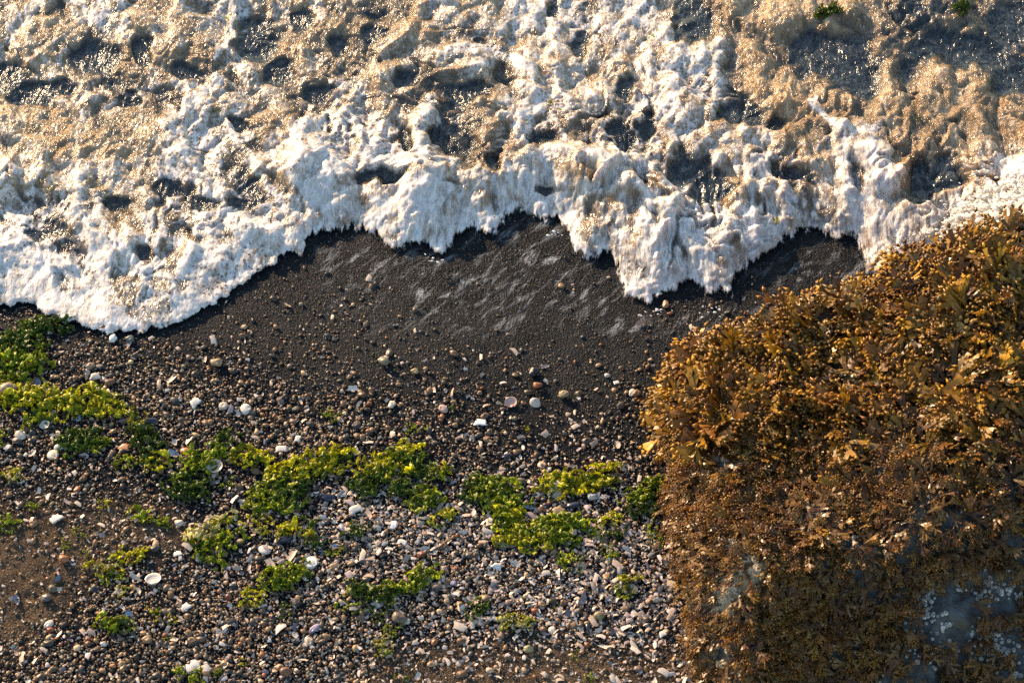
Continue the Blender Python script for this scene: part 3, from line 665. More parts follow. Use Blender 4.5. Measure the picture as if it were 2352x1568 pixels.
def scatter_beach(n, floor=0.0):
    x = rng.uniform(-1.75, 0.75, n); y = rng.uniform(-1.3, 0.5, n); z = ground_z(x, y); dx, dy = project(x, y, z)
    de = grid_sample(DENS, dx, dy, 49, 735, 98) / 9
    de = np.where(dy < 735, de * sstep(560, 735, dy), de)
    de = np.clip(de + .45 * fbm(x * 7, y * 7, 171, 4) * np.clip(de * 2, 0, 1) * (1.15 - de), floor, 1)
    sh = grid_sample(SHEL, dx, dy, 49, 735, 98) / 9
    sea = inside(dx, dy - 4, SEA); rk = inside(x, y, poly)
    ok = (~sea) & (~rk) & (dx > -60) & (dy < 1640)
    return [a[ok] for a in (x, y, z, dx, dy, de, sh)]
STONE = np.array([(.045,.042,.040),(.07,.062,.055),(.035,.038,.045),(.10,.072,.05),(.15,.10,.062),(.22,.15,.09),(.30,.22,.14),(.20,.085,.04),(.11,.105,.085),(.42,.34,.25),(.17,.13,.12)])
SP = np.array([.17,.16,.10,.13,.12,.10,.06,.035,.06,.03,.04]); SP = SP / SP.sum(); STONE = STONE * np.array([1.14, 1.0, .84])
def stone_M(k, r):
    s = np.stack([rng.uniform(.8, 1.35, k), rng.uniform(.65, 1.0, k), rng.uniform(.42, .75, k)], 1) * r[:, None]
    tilt = rng.normal(0, .3, k)
    return rot_z(rng.uniform(0, 6.28, k)) @ rot_x(tilt) @ (np.eye(3)[None] * s[:, :, None])
def lump(sub, seed, a=.28):
    V, F = ico(sub); n = perlin(V[:, 0] * 1.3 + seed * 7, V[:, 1] * 1.3 + V[:, 2] * .9, seed) + .6 * perlin(V[:, 2] * 1.7 + seed, V[:, 0] * 1.2 - V[:, 1], seed + 9)
    return V * (1 + a * n)[:, None], F
x, y, z, dx, dy, de, sh = scatter_beach(150000, .012)
ok = rng.random(len(x)) < de ** 1.15 * .74; x, y, z, dx, dy, de, sh = [a[ok] for a in (x, y, z, dx, dy, de, sh)]
r = np.exp(rng.normal(math.log(.0034), .42, len(x))); r = np.clip(r, .0016, .0125)
isch = rng.random(len(x)) < sh * .75
parts = []; si = np.where(~isch)[0]; si = si[np.argsort(-r[si])]
big, tiny = si[280:2600], si[2600:]; heroes = si[:280]
print('stones', len(si), 'chips', isch.sum())
for src, sub in ((big, 2), (tiny, 1)):
    for v in range(6):
        s_ = src[v::6]; k = len(s_); Vb, Fb = lump(sub, 20 + v + sub * 10)
        col = STONE[rng.choice(11, k, p=SP)] * rng.uniform(.65, 1.4, (k, 1))
        T = np.stack([x[s_], y[s_], z[s_] + r[s_] * rng.uniform(.05, .55, k) + .004 * de[s_] ** 2 * rng.random(k)], 1)
        parts.append(batch(Vb, Fb, stone_M(k, r[s_]), T, col))
# fine grit
gx, gy, gz, _, gdy, gde, gsh = scatter_beach(85000, .24); ok = rng.random(len(gx)) < np.clip(gde * .8, 0, 1); gx, gy, gz, gsh = gx[ok], gy[ok], gz[ok], gsh[ok]; k = len(gx)
OV = np.array([(1,0,0),(-1,0,0),(0,1,0),(0,-1,0),(0,0,1.)]); OF = np.array([(0,2,4),(2,1,4),(1,3,4),(3,0,4)])
gr = rng.uniform(.0007, .0023, k); pale = (rng.random(k) < .06 + gsh * .5)[:, None]
col = np.where(pale, np.array([.52, .47, .41]), STONE[rng.choice(11, k, p=SP)]) * rng.uniform(.6, 1.3, (k, 1))
parts.append(batch(OV, OF, rot_z(rng.uniform(0, 6.28, k)) @ rot_x(rng.normal(0, .3, k)) * gr[:, None, None], np.stack([gx, gy, gz + .0004], 1), col))
V, F, Cc = join(parts); print('gravel tris', len(F))
link('gravel', mesh_np('gravel', V, F, m_gravel, cols=Cc), label='loose dark gravel and grit spread over the sand', cat='gravel', kind='stuff')
# shell grit: thin curved chips
def chip(seed, n=3):
    r_ = np.random.default_rng(seed); V, F = [], []
    for j in range(n + 1):
        for i in range(n + 1):
            u, v = i / n * 2 - 1, j / n * 2 - 1; k = r_.uniform(.75, 1.1) if max(abs(u), abs(v)) == 1 else 1
            V.append((u * k * (1 - .25 * v), v * .7 * k, .35 * (1 - .6 * u * u - .5 * v * v)))
    for j in range(n):
        for i in range(n):
            a = j * (n + 1) + i; F.append((a, a + 1, a + n + 2)); F.append((a, a + n + 2, a + n + 1))
    return np.array(V), np.array(F)
SHC = np.array([(.60,.54,.48),(.54,.45,.38),(.66,.63,.60),(.50,.40,.34),(.42,.36,.38),(.62,.56,.55),(.16,.17,.22)])
SHC = SHC * np.array([1.06, .96, .86]); ci = np.where(isch)[0]; parts = []
for v in range(6):
    s_ = ci[v::6]; k = len(s_); Vb, Fb = chip(60 + v, 2)
    col = SHC[rng.choice(7, k, p=[.27,.2,.2,.11,.08,.09,.05])] * rng.uniform(.7, 1.12, (k, 1)); rr = r[s_] * rng.uniform(.7, 1.35, k)
    s3 = np.stack([rr * rng.uniform(.8, 1.6, k), rr, rr * rng.choice([-1, 1, 1], k)], 1)
    M = rot_z(rng.uniform(0, 6.28, k)) @ rot_x(rng.normal(0, .45, k)) @ (np.eye(3)[None] * s3[:, :, None])
    parts.append(batch(Vb, Fb, M, np.stack([x[s_], y[s_], z[s_] + rr * .5 + .003 * rng.random(k)], 1), col))
V, F, Cc = join(parts)
link('shell_grit', mesh_np('shell_grit', V, F, m_gravel, cols=Cc), label='crushed white shell grit scattered through the gravel', cat='shell grit', kind='stuff')
# the largest loose pebbles, each its own object
PEB = [mesh_np('pebble', *lump(3, 200 + i, .26), m_pebble) for i in range(8)]
def tone_word(c):
    l = c.mean()
    if l > .27: return 'cream'
    if c[0] > c[2] * 2.6: return 'rusty'
    if c[0] > c[2] * 1.55 and l > .09: return 'tan'
    if c[0] > c[2] * 1.3: return 'brown'
    return 'dark grey'
def place_word(px, py):
    if py < 800: return 'on the wet sand near the foam' if px > 250 else 'by the green weed under the foam edge'
    if py < 1000: return 'in the gravel below the left foam lobe' if px < 650 else 'on the dark sand between foam and green weed'
    if py < 1270: return 'among the green weed at the left' if px < 560 else 'along the green weed line in the middle'
    if px < 560: return 'in the gravel of the lower left corner'
    return 'in the shell gravel below the green weed'
for i in heroes:
    c = STONE[rng.choice(11, p=SP)] * rng.uniform(.75, 1.4); rr = r[i]
    o = link('pebble', PEB[int(rng.integers(8))], label='small rounded %s pebble %s' % (tone_word(c), place_word(dx[i], dy[i])), cat='pebble', group='%s pebbles %s' % (tone_word(c), place_word(dx[i], dy[i])))
    o.location = (x[i], y[i], z[i] + rr * .22); o.scale = (rr * rng.uniform(.95, 1.35), rr * rng.uniform(.75, 1), rr * rng.uniform(.5, .8)); o.rotation_euler = (rng.normal(0, .15), rng.normal(0, .15), rng.uniform(0, 6.28)); o.color = (*c, 1)

# ================================================================== SHELLS AND STONES ONE CAN POINT AT
def valve(name, outline, ribs, dome, nr=7, na=36, rimw=0.0, beak=(0, -.75)):
    """one shell valve: rings from the beak to the outline, with ribs; closed thin shell"""
    V, rad, rim = [], [], []
    for layer in (0, 1):
        for j in range(nr + 1):
            t = j / nr
            for i in range(na):
                a = i / na * 2 * math.pi; ox, oy = outline(a)
                px = beak[0] + (ox - beak[0]) * t; py = beak[1] + (oy - beak[1]) * t
                q = min(1, math.hypot(px, py * .9)); h = dome * math.sqrt(max(0, 1 - t ** 2.2)) * (.55 + .45 * t) if beak[1] == 0 else dome * (math.sin(math.pi * min(1, t * .92 + .08)) ** .7) * (1 - .25 * t)
                h += ribs * math.cos(i * na / 4 * 2 * math.pi / na * 2) * t * .0
                if ribs: h += ribs * (1 if i % 2 else -1) * t
                V.append((px, py, h - layer * .05)); rad.append(t); rim.append(rimw * (1 if t > .9 else 0))
    n = (nr + 1) * na; F = []
    for layer in (0, 1):
        for j in range(nr):
            for i in range(na):
                a, b = layer * n + j * na + i, layer * n + j * na + (i + 1) % na
                F.append((a, b, b + na, a + na) if layer == 0 else (a, a + na, b + na, b))
    for i in range(na):
        a, b = nr * na + i, nr * na + (i + 1) % na; F.append((a, b, b + n, a + n))
    return mesh_np(name, V, F, m_valve, {'rad': rad, 'rim': rim})
def o_round(a): return (math.cos(a) * .96, math.sin(a) * .86)
def o_fan(a):
    k = 1 - .28 * max(0, -math.sin(a)) ** 1.5; return (math.cos(a) * k * 1.0, math.sin(a) * .85)
def o_mussel(a):
    s = math.sin(a); return (math.cos(a) * (.46 + .10 * s) * (1 - .30 * max(0, -s) ** 2) + .06 * s, s * 1.0)
def o_oval(a): return (math.cos(a) * .72, math.sin(a) * 1.0)
SHELLS = {'cockle': valve('cockle_shell', o_fan, .035, .36), 'clam': valve('clam_shell', o_round, 0, .34), 'oval': valve('oval_shell', o_oval, 0, .40),
          'mussel': valve('mussel_shell', o_mussel, 0, .42, beak=(0, -.85)), 'mussel_open': valve('mussel_shell_inside', o_mussel, 0, -.34, rimw=1.0, beak=(0, -.85)),
          'limpet': valve('limpet_shell', lambda a: (math.cos(a) * .95, math.sin(a) * .85), .03, .75, beak=(0, 0)), 'ring': valve('ring_shell', lambda a: (math.cos(a) * 1.0, math.sin(a) * .92), .02, -.6, beak=(0, 0)),
          'dish': valve('clam_shell_inside', o_round, 0, -.34)}
def frag(seed):
    V, F = chip(seed, 5); n = len(V); V = V * np.array([1, 1, .45]); V2 = np.concatenate([V, V - np.array([0, 0, .06])])
    m = 6; q = []
    bd = [i for i in range(m)] + [i * m + m - 1 for i in range(1, m)] + [m * m - 1 - i for i in range(1, m)] + [(m - 1 - i) * m for i in range(1, m - 1)]
    T = [tuple(f) for f in F] + [(f[0] + n, f[2] + n, f[1] + n) for f in F]
    for a, b in zip(bd, bd[1:] + bd[:1]): T += [(a, b + n, b), (a, a + n, b + n)]
    return mesh_np('shell_fragment', V2, np.array(T), m_shell)
FRAG = [frag(900 + i) for i in range(6)]
WHITE = (.60, .57, .52); CREAM = (.62, .53, .42); PINK = (.60, .40, .33); ORNG = (.42, .18, .08); NAVY = (.030, .033, .055); PEARL = (.34, .40, .50); TAN = (.36, .25, .14); GREY = (.10, .10, .10); RED = (.28, .07, .035); BRN = (.16, .09, .05); DARK = (.03, .03, .035); LILAC = (.38, .32, .42)
K = 1 / 1.063
ITEMS = [  # kind, source px x, y, length px, turn deg, colour, label   (source pixels of the 2500 wide photograph)
 ('cockle',51,1063,26,150,CREAM,'cream ribbed cockle shell lying on sand at the far left edge'),('cockle',18,1093,18,10,WHITE,'small pale ribbed shell at the left border below the cream cockle'),
 ('clam',130,1111,27,40,CREAM,'round cream clam shell beside the lower left strand of green weed'),('oval',145,1093,22,110,WHITE,'white oval shell just above the round cream clam shell'),
 ('ring',110,1041,22,20,WHITE,'thin white ring shaped shell under the left weed bank'),('mussel_open',195,1022,24,165,PEARL,'pearly blue mussel half at the lower rim of the left weed bank'),
 ('mussel_open',192,1066,24,30,LILAC,'lilac mussel half standing on edge above the small left weed strand'),('mussel',367,1030,36,-80,NAVY,'blue black mussel shell right of the left weed bank'),
 ('mussel_open',428,1112,34,55,PEARL,'open mussel shell with dark blue inside left of the weed strand'),('mussel',514,1090,30,-15,NAVY,'dark navy mussel shell lying across bright green weed'),
 ('ring',524,1144,36,0,CREAM,'large round limpet shell lying hollow side up below green weed'),('cockle',600,1000,28,100,WHITE,'white fan shaped shell on dark gravel right of the left bank'),
 ('limpet',546,993,22,0,CREAM,'pointed tan shell standing in the gravel left of the white fan'),('frag',477,985,26,55,WHITE,'long white shell sliver pointing up right in the gravel'),
 ('pebble',277,830,20,70,(.78,.77,.74),'bright white quartz pebble touching the tip of the left foam lobe'),('pebble',252,803,22,20,BRN,'brown stone half under the tip of the foam lobe'),('pebble',318,831,20,0,(.12,.13,.12),'pale grey flat pebble right of the white quartz pebble'),
 ('pebble',530,889,26,0,TAN,'large golden tan pebble alone on dark sand below the lobe'),('frag',233,922,24,20,CREAM,'cream broken shell piece in the gravel below the foam lobe'),
 ('mussel',258,931,24,40,(.10,.10,.14),'grey mussel shell tilted beside a brown pebble in left gravel'),('pebble',269,937,22,30,BRN,'oblong brown pebble touching the grey mussel shell'),
 ('mussel_open',93,941,30,10,(.16,.18,.22),'long slate coloured mussel piece beside the left weed bank'),('pebble',22,956,38,15,(.34,.24,.16),'long tan stone at the left border under green weed'),
 ('oval',451,1101,22,70,ORNG,'orange brown shell above the weed strand next to the open mussel'),('frag',304,1094,24,-10,ORNG,'orange shell piece caught in dark green weed'),('frag',263,962,20,120,CREAM,'cream shell sliver above the left weed bank'),
 ('pebble',320,887,13,0,(.42,.32,.16),'round yellow pebble in the dark gravel below the foam lobe'),('pebble',222,897,20,35,(.30,.22,.14),'tan oblong pebble left of the cream broken shell'),
 ('frag',728,1073,18,80,WHITE,'bright white shell chip above the middle weed bank'),('frag',688,1098,24,0,(.68,.58,.52),'pale pink shell chip at the upper rim of the weed'),('cockle',1082,999,24,-60,PINK,'pink ribbed shell piece beside a lone green scrap'),
 ('frag',1174,1034,26,0,(.78,.77,.75),'bright white triangular shell piece on dark sand'),('pebble',1013,909,16,0,(.46,.33,.17),'round golden pebble high on the dark sand'),('pebble',957,991,20,60,CREAM,'cream lumpy pebble in the middle gravel'),
 ('pebble',938,886,26,-20,(.22,.18,.11),'olive tan oval pebble near the top of the middle gravel'),('frag',869,1245,28,30,WHITE,'large white shell flake below the middle weed bank'),('mussel',799,1216,40,-85,NAVY,'long dark blue mussel shell under the middle weed bank'),
 ('dish',893,1163,32,10,(.60,.55,.40),'pale yellow clam shell under the bright green weed hump'),('frag',961,1169,28,60,(.40,.24,.16),'brown pink shell sliver standing in middle weed'),('mussel_open',949,1191,24,-60,(.30,.34,.42),'blue grey shell half below the brown pink sliver'),
 ('frag',707,1239,28,40,(.36,.20,.12),'rust brown shell flake left below the middle weed'),
 ('dish',1247,985,28,10,PINK,'broken pink scallop like shell lying open on bare dark sand'),('cockle',1307,985,26,140,(.64,.55,.46),'cream striped cockle shell right of the broken pink shell'),('pebble',1376,966,22,0,(.36,.27,.15),'tan rough stone right of the striped cockle'),
 ('pebble',1312,944,20,0,(.26,.10,.045),'reddish brown block shaped pebble above the striped cockle'),('pebble',1482,919,13,0,WHITE,'small white pebble near the boulder on dark sand'),('frag',1505,936,14,20,WHITE,'square white shell chip near the boulder'),
 ('oval',1543,960,20,-20,(.62,.52,.46),'pale round shell left of the boulder corner'),('pebble',1554,963,18,30,(.28,.16,.07),'amber pebble leaning on the pale round shell'),('pebble',1303,912,26,60,DARK,'dark angular stone high on the smooth sand'),
 ('mussel',1236,1115,28,-70,NAVY,'dark blue mussel shell in fine gravel above the right weed'),('clam',1323,1136,20,10,(.52,.36,.26),'tan pink clam shell above the bright right weed clump'),('frag',1358,1199,44,75,(.50,.45,.33),'long translucent tan blade of shell hanging over right weed'),
 ('pebble',1444,1215,20,0,WHITE,'rounded white pebble under the bright right weed clump'),('mussel',1396,1236,38,-80,NAVY,'large dark mussel shell below the bright right weed clump'),('mussel_open',1291,1240,26,80,PEARL,'pale blue mussel half left of the large dark mussel'),
 ('frag',1197,1272,18,60,CREAM,'cream shell plate lying on right green weed'),('frag',1363,1248,26,30,TAN,'tan shell flake below the bright right weed clump'),
 ('mussel_open',42,1467,26,20,(.24,.26,.32),'dark rimmed mussel half alone on dry brown sand at left'),('mussel_open',319,1510,36,35,PEARL,'large pearly mussel half resting on a green strand, lower left'),('dish',375,1415,34,5,WHITE,'long white hollow clam shell in the lower left gravel'),
 ('pebble',157,1367,23,0,(.32,.13,.06),'reddish oval pebble on dry brown sand'),('oval',120,1524,22,-40,WHITE,'white slipper shaped shell above a small red pebble'),('pebble',124,1539,14,0,RED,'small round red pebble below the white slipper shell'),
 ('pebble',360,1564,22,0,(.26,.16,.09),'round brown pebble in the lower left gravel'),('clam',471,1629,34,50,(.62,.56,.55),'large pale shell near the bottom border above green weed'),('pebble',114,1463,22,15,(.11,.10,.10),'grey oblong pebble at the edge of dry sand'),
 ('mussel_open',141,1415,20,-30,(.20,.24,.30),'small blue mussel half beside a thin green strand'),('frag',138,1268,28,40,WHITE,'white curved shell sliver on dry sand at left'),('frag',453,1484,22,40,WHITE,'white triangular chip in the lower left gravel'),
 ('mussel_open',491,1562,22,-65,(.26,.32,.42),'blue mussel chip in the lower left gravel'),('pebble',438,1279,18,0,CREAM,'cream pebble left of the ring of pale weed'),('pebble',254,1574,13,0,WHITE,'small white pebble low in the left gravel'),('pebble',277,1627,12,0,ORNG,'small orange pebble near the bottom left border'),
 ('frag',435,1353,18,10,WHITE,'white shell chip below the ring of pale weed'),
 ('clam',758,1375,36,55,(.70,.68,.64),'large white clam shell with growth rings in the middle gravel'),('mussel',697,1318,40,-50,NAVY,'dark slanted mussel shell below a yellow green strand'),('mussel',725,1371,30,-35,(.022,.02,.022),'rounded black mussel shell left of the large white clam'),
 ('cockle',647,1343,28,140,WHITE,'white shell piece with strong ribs left of the dark slanted mussel'),('mussel',768,1535,30,-40,LILAC,'lilac grey mussel shell low in the middle gravel'),('oval',754,1564,24,10,(.50,.40,.30),'tan tube shaped shell below the lilac mussel'),
 ('dish',1037,1344,18,0,WHITE,'small white hollow shell above a shiny brown pebble'),('pebble',1029,1357,18,20,(.17,.055,.025),'shiny chestnut brown pebble in the middle gravel'),('mussel_open',820,1336,22,80,PEARL,'small bluish mussel half right of the large white clam'),
 ('pebble',974,1512,30,-20,(.15,.11,.08),'large brown stone half under green weed, bottom middle'),('clam',993,1517,16,0,(.60,.54,.44),'small cream clam beside the large brown stone'),('pebble',698,1643,24,0,(.20,.10,.06),'rusty brown stone at the bottom border'),
 ('frag',817,1385,22,20,(.34,.23,.13),'tan three cornered shell piece in the middle gravel'),('oval',1107,1424,16,-40,LILAC,'small lilac shell in the shell gravel'),('frag',983,1326,20,-20,WHITE,'white wedge shaped chip above the small hollow shell'),
 ('frag',1213,1385,22,-15,(.74,.73,.70),'bright white wedge shell right of the middle gravel'),('clam',959,1283,24,30,(.56,.56,.60),'bluish white clam shell under the middle weed'),('mussel',836,1290,26,20,(.22,.22,.28),'grey blue mussel shell in the middle gravel'),
 ('pebble',1305,1492,13,0,(.34,.085,.03),'small orange red pebble beside green weed at the bottom'),('pebble',1462,1506,22,0,(.26,.21,.11),'olive tan pebble in pale shell gravel'),('mussel',1435,1531,22,5,NAVY,'small dark mussel upright at the rim of bare sand'),
 ('clam',1347,1538,16,30,WHITE,'round white shell at the upper edge of bare sand'),('frag',1619,1548,18,30,WHITE,'white chip on bare sand near the boulder foot'),('pebble',1326,1538,15,0,BRN,'brown pebble left of the round white shell'),
 ('pebble',1290,1587,20,0,(.30,.26,.14),'greenish tan oval pebble on bare sand at the bottom'),('oval',1280,1606,12,0,WHITE,'small white oval shell below the greenish tan pebble'),('pebble',1195,1638,16,0,(.50,.38,.28),'round pinkish pebble at the bottom border on bare sand'),('cockle',1639,1493,20,0,(.52,.42,.40),'striped ribbed shell beside the boulder foot')]
NAME = {'cockle':'cockle_shell','clam':'clam_shell','oval':'oval_shell','mussel':'mussel_shell','mussel_open':'mussel_shell','limpet':'limpet_shell','ring':'limpet_shell','dish':'clam_shell','frag':'shell_fragment','pebble':'pebble'}
for n_, (kind, sx, sy, Ln, turn, colr, lab) in enumerate(ITEMS):
    px, py, pz = P(sx * .9408, sy * .9408); h = Ln * 1.2e-3 / 2 * 1.12
    me = FRAG[n_ % 6] if kind == 'frag' else PEB[n_ % 8] if kind == 'pebble' else SHELLS[kind]
    o = link(NAME[kind], me, label=lab, cat='pebble' if kind == 'pebble' else 'shell')
    o.scale = (h, h * .78, h * .62) if kind == 'pebble' else (h, h, h)
    up = {'mussel_open': .30, 'dish': .30, 'ring': .55, 'frag': .22, 'pebble': .35}.get(kind, .02)
    o.location = (float(px), float(py), float(pz) + h * up + .0035)
    o.rotation_euler = (rng.normal(0, .12), rng.normal(0, .12), R(turn)); o.color = (*colr, 1)

# ================================================================== GREEN SEA LETTUCE
def blade(seed, n=16, m=6):
    r_ = random.Random(seed); V, F = [], []
    a0, k1, k2, p1, p2 = r_.uniform(-.8, .8), r_.uniform(2, 4.5), r_.uniform(4, 8), r_.uniform(0, 6), r_.uniform(0, 6)
    px, py = -.5, 0; a = a0
    for i in range(n + 1):
        t = i / n; a = a0 + .9 * math.sin(t * k1 + p1)
        w = (.12 + .08 * math.sin(t * 5 + p2)) * math.sin(math.pi * min(1, t * .9 + .08)) ** .5
        for j in range(m + 1):
            v = j / m * 2 - 1
            ruf = .10 * math.sin(t * k2 * 2.2 + p1 + v * 1.5) * (.35 + abs(v)) + .09 * math.sin(t * 23 + p2 + 3 * v) * v + .05 * math.sin(t * 31 + p1 + 5 * v)
            fold = .10 * (1 - v * v) * (1 + .6 * math.sin(t * 6 + p2))
            V.append((px - math.sin(a) * w * v * (1 + .25 * math.sin(9 * t + p1)), py + math.cos(a) * w * v, .10 + ruf + fold))
        px += math.cos(a) / n; py += math.sin(a) / n
    for i in range(n):
        for j in range(m):
            q = i * (m + 1) + j; F.append((q, q + 1, q + m + 2, q + m + 1))
    return mesh_np('blade', V, F, m_algae)
BLADE = [blade(700 + i) for i in range(12)]
FRESH, DEEP, YEL, PALE = (.34, .41, .008), (.10, .16, .008), (.60, .58, .010), (.64, .58, .26)
CL = [(120,747,66,12,6,DEEP),(60,782,55,26,10,DEEP),(30,822,38,28,0,FRESH),(75,836,48,32,40,FRESH),(15,872,28,20,0,FRESH),
 (20,912,40,20,0,YEL),(78,922,58,26,-10,YEL),(140,934,46,24,10,YEL),(205,928,48,26,0,YEL),(255,936,36,20,-20,YEL),(308,958,28,14,-25,YEL),(80,970,24,20,80,FRESH),(3,1002,16,24,0,FRESH),
 (190,1012,52,18,15,DEEP),(232,1024,28,14,0,FRESH),(338,1020,40,24,-35,DEEP),(290,1062,24,14,0,FRESH),(360,1066,34,12,0,YEL),(440,1120,44,24,-10,DEEP),(478,1046,44,22,35,FRESH),(522,1008,28,12,20,DEEP),(590,1058,46,14,-12,YEL),(526,1110,20,10,0,FRESH),
 (690,1076,66,22,18,YEL),(770,1060,40,24,20,YEL),(640,1092,30,16,20,YEL),(668,1130,46,26,60,DEEP),(620,1148,46,24,-30,FRESH),(592,1168,26,14,0,FRESH),
 (868,1078,44,22,35,YEL),(922,1056,56,22,5,YEL),(872,1112,58,22,0,DEEP),(962,1078,36,22,-20,DEEP),(1012,1082,28,14,20,YEL),(1020,1190,28,14,40,YEL),(972,1148,38,18,0,FRESH),
 (1090,1122,34,20,60,DEEP),(1142,1130,46,22,-15,FRESH),(1192,1152,30,11,0,FRESH),(1162,1176,42,18,-15,YEL),(1172,1204,38,20,-60,FRESH),(1196,1232,48,22,-20,YEL),(1236,1242,38,14,0,YEL),(1282,1214,58,20,12,FRESH),(1304,1240,34,16,0,FRESH),
 (1288,1114,50,20,10,YEL),(1340,1108,46,18,5,YEL),(1392,1084,36,12,20,YEL),(1400,1108,24,14,0,FRESH),(1490,1132,38,20,25,FRESH),(1520,1110,20,14,60,YEL),(1452,1152,26,14,0,FRESH),(1482,1172,30,18,-20,DEEP),(1402,1196,24,18,0,YEL),(1370,1218,18,26,0,FRESH),(1518,1232,22,22,50,FRESH),(1420,1225,22,12,0,DEEP),
 (760,956,18,18,60,FRESH),(956,986,14,22,70,FRESH),(1045,940,14,8,25,DEEP),(1212,990,8,6,0,YEL),(955,1020,8,14,80,DEEP),
 (500,1218,56,12,20,PALE),(462,1238,14,24,70,YEL),(530,1240,34,14,20,FRESH),(488,1272,36,20,-40,FRESH),(600,1208,26,24,0,PALE),(690,1216,40,9,20,YEL),(732,1244,24,14,0,DEEP),
 (350,1190,40,8,-12,FRESH),(392,1210,14,8,0,FRESH),(240,1156,16,14,0,YEL),(75,1165,20,8,0,FRESH),(20,1206,26,14,0,FRESH),(188,1222,12,24,80,FRESH),(150,1252,15,8,0,FRESH),(196,1272,12,10,0,FRESH),(20,1090,34,12,-10,PALE),
 (302,1276,34,14,15,YEL),(240,1308,34,12,0,PALE),(262,1330,22,12,0,FRESH),(286,1362,18,16,-50,PALE),(270,1437,40,11,-5,FRESH),(368,1412,14,34,65,YEL),(382,1466,12,10,0,FRESH),
 (580,1378,26,16,0,YEL),(650,1332,42,18,10,FRESH),(692,1312,28,22,40,FRESH),(830,1360,36,14,-20,DEEP),(882,1368,36,16,30,DEEP),(912,1350,34,12,10,FRESH),(976,1326,36,16,25,FRESH),(805,1356,14,18,0,PALE),(900,1448,20,12,0,FRESH),(886,1488,24,20,0,PALE),(870,1420,22,10,0,DEEP),(660,1404,18,14,0,DEEP),(810,1396,24,10,0,FRESH),
 (1100,1402,26,14,10,DEEP),(1182,1420,36,12,8,PALE),(1212,1434,24,12,-10,PALE),(1276,1386,12,8,0,DEEP),(1320,1505,8,12,0,FRESH),(1452,1326,24,12,20,YEL),(1440,1362,24,10,0,FRESH),(1310,1290,30,13,-10,FRESH),(1402,1272,18,24,0,FRESH),(1170,1440,22,8,0,DEEP),
 (562,1524,10,9,0,YEL),(440,1552,30,12,-20,FRESH),(500,1545,14,12,-50,FRESH),(930,1556,16,6,0,FRESH),(1362,1556,16,9,0,FRESH),(770,1270,20,10,0,FRESH),(820,1220,30,12,10,DEEP)]
CW = {FRESH: 'bright green', DEEP: 'dark green', YEL: 'yellow green', PALE: 'bleached pale green'}
seen = {}
def where(px, py):
    if py < 790: return 'at the edge of the left foam lobe'
    if py < 885 and px < 150: return 'at the left border below the foam'
    if px < 340 and py < 985: return 'in the thick weed bank at the left'
    if px < 420 and py < 1100: return 'on gravel below the left weed bank'
    if px < 640 and py < 1130: return 'in the strand between the left and middle weed banks'
    if py < 1030: return 'alone on the dark sand above the weed line'
    if px < 640 and py < 1290: return 'beside the pale curled weed ring' if px > 440 else 'on the dry sand at left'
    if px < 830 and py < 1200: return 'at the left end of the middle weed bank'
    if px < 1040 and py < 1200: return 'on the hump of the middle weed bank'
    if px < 1260 and py < 1260: return 'between the middle and right weed banks'
    if py < 1260: return 'by the boulder' if px > 1440 else 'in the right weed bank'
    if px < 450: return 'in the lower left gravel'
    if px < 760: return 'left of the large white clam shell'
    if px < 1040: return 'in the lower middle gravel'
    return 'in the pale shell gravel at lower right'
def lettuce(cx, cy, rx, ry, ang, col, zfun, label, group, dens=1.0, thick=1.0):
    px, py, pz = P(cx, cy); px, py = float(px), float(py); pz = zfun(px, py)
    g = bpy.data.objects.new('sea_lettuce', None); C.objects.link(g); g.location = (px, py, pz)
    g['label'] = label; g['category'] = 'seaweed'
    if group: g['group'] = group
    a, b = rx * PX * 1.12, ry * PX * 1.45; ca, sa = math.cos(R(ang)), math.sin(R(ang))
    k = int(max(6, min(52, dens * rx * ry / 20)))
    for j in range(k):
        t, q = rng.uniform(0, 6.28), math.sqrt(rng.random()); u, v = a * q * math.cos(t) * .95, b * q * math.sin(t) * .9
        ox, oy = u * ca - v * sa, u * sa + v * ca
        L_ = max(.014, min(.055, a * rng.uniform(.45, 1.1)))
        o = link('blade', BLADE[int(rng.integers(12))], g)
        hz = zfun(px + ox, py + oy) - pz
        o.location = (ox, oy, hz + .002 + thick * .014 * (1 - q) * rng.random())
        o.rotation_euler = (rng.normal(0, .35), rng.normal(0, .22), R(ang) + rng.normal(0, .7)); o.scale = (L_, L_ * rng.uniform(.45, 1.1), L_ * rng.uniform(.5, 1.1))
        mx = rng.random(); o2 = np.array(col) * (.55 + .75 * mx)
        if rng.random() < .12: o2 = np.array(DEEP)
        if col is PALE and rng.random() < .5: o2 = np.array(YEL) * .8
        o.color = (*o2, 1)
gz1 = lambda a, b: float(ground_z(a, b)) + .002
from collections import Counter
def size_word(rx, ry): return 'large' if rx * ry > 900 else 'thin' if ry < 12 and rx > 22 else 'small'
labs = ['%s %s sea lettuce clump %s' % (size_word(c[2], c[3]), CW[c[5]], where(c[0], c[1])) for c in CL]
cnt = Counter(labs)
for c, lb in zip(CL, labs):
    lettuce(*c, gz1, lb, lb.replace(' clump', ' clumps') if cnt[lb] > 1 else None)
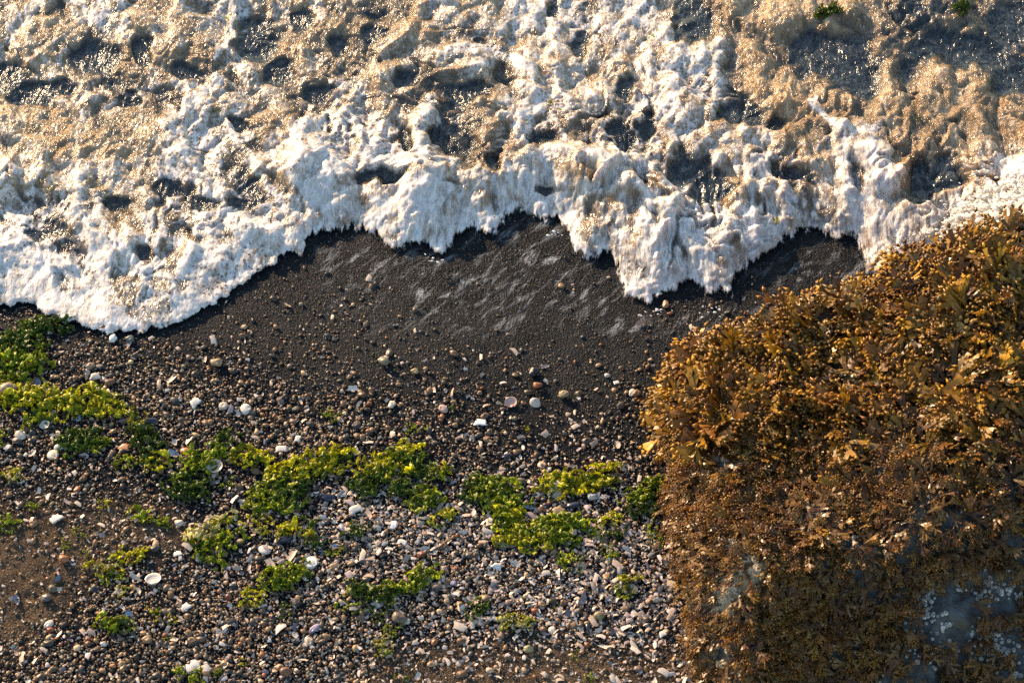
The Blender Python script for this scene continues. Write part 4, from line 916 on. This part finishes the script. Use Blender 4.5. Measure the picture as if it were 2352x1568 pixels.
FLOAT = [(526,56,9,7,80,YEL,'tiny green algae scrap on the tall foam streak at the top left'),(500,276,8,12,60,DEEP,'dark green algae scrap floating right of the curved foam ridge'),(122,456,9,6,0,FRESH,'green algae scrap floating in the left foam'),(1496,106,9,6,0,FRESH,'green algae scrap afloat in bubbly foam at the top'),
 (1404,292,7,12,70,DEEP,'dark green algae scrap drifting below the upper bubbly foam'),(1264,258,7,6,0,FRESH,'green algae scrap at the end of the curled foam crest'),(1900,52,34,10,20,DEEP,'dark green algae sheet in the brown water at upper right'),(2205,40,26,12,50,DEEP,'dark green algae sheet in the wave at the upper right corner'),
 (2098,298,7,14,85,DEEP,'green algae scrap between brown billows at the right'),(1648,268,8,7,0,FRESH,'green algae scrap at the foot of the bright foam streak'),(1780,520,12,8,-20,YEL,'yellow green algae scrap in the breaker near the boulder')]
def sz(a, b): return float(sea_z(a, b)) + .001
for c in FLOAT: lettuce(*c[:6], sz, c[6], None, 2.0, .3)

# ------------------------------------------------------------------ splash and spray
SV, SF = lump(2, 333, .45); parts = []
n_ = 1300
ang_ = rng.uniform(R(95), R(178), n_); rad_ = rng.random(n_) ** .8
qx = 2400 + np.cos(ang_) * rad_ * 235; qy = 575 - np.sin(ang_) * rad_ * 150 - 20
zz = .07 + .20 * np.clip(1.1 - rad_, 0, 1) * rng.uniform(.5, 1, n_) + .05 * rng.random(n_)
x, y, z = P(qx, qy, zz)
r = np.clip(np.exp(rng.normal(math.log(.0105), .5, n_)), .003, .024) * (1.25 - .9 * rad_)
s3 = np.stack([r * rng.uniform(1.1, 1.9, n_), r, r * .8], 1)
M = rot_z(ang_ + rng.normal(math.pi, .35, n_)) @ rot_x(rng.normal(0, .5, n_)) @ (np.eye(3)[None] * s3[:, :, None])
Vs, Fs, _ = batch(SV, SF, M, np.stack([x, y, z], 1))
m_spl, nt, N, L, B = mat('splash_foam'); B.inputs['Base Color'].default_value = rgb(.80, .79, .77); B.inputs['Roughness'].default_value = .45
tr = nd(nt, 'ShaderNodeBsdfTranslucent', {0: rgb(.9, .88, .84)}); mx = nd(nt, 'ShaderNodeMixShader', {0: .45}); L.new(B.outputs[0], mx.inputs[1]); L.new(tr.outputs[0], mx.inputs[2]); L.new(mx.outputs[0], N['Material Output'].inputs[0])
link('wave_splash', mesh_np('wave_splash', Vs, Fs, m_spl), label='bright white splash thrown up behind the boulder at the right border', cat='splash', kind='stuff')
DV, DF = ico(2); DROPS = [(2330,420,90,50,90,.10),(2200,500,40,30,40,.08),(2140,545,60,14,26,.07),(1640,720,45,14,16,.05),(1500,722,30,10,10,.04),(1270,535,12,12,6,.02),(2240,440,40,40,26,.10),(1540,480,30,14,10,.05),(1000,600,20,8,8,.02)]
parts = []
for cx, cy, rx, ry, n_, hh in DROPS:
    qx, qy = rng.normal(cx, rx * .6, n_), rng.normal(cy, ry * .6, n_); x, y, z = P(qx, qy, hh * .5)
    r = np.clip(np.exp(rng.normal(math.log(.0024), .4, n_)), .001, .0045)
    s3 = np.stack([r * 1.5, r * .8, r * .8], 1); M = rot_z(rng.normal(-.2, .3, n_)) @ (np.eye(3)[None] * s3[:, :, None])
    parts.append(batch(DV, DF, M, np.stack([x, y, hh * rng.uniform(.4, 1.1, n_)], 1), np.tile([.8, .8, .8], (n_, 1))))
V, F, Cc = join(parts)
m_drop, nt, N, L, B = mat('spray_droplet'); B.inputs['Base Color'].default_value = rgb(.85, .84, .82); B.inputs['Roughness'].default_value = .15
link('spray_droplets', mesh_np('spray_droplets', V, F, m_drop, cols=Cc), label='flying white spray drops above the breaking wave', cat='spray', kind='stuff')
print('objects', len(scene.objects))
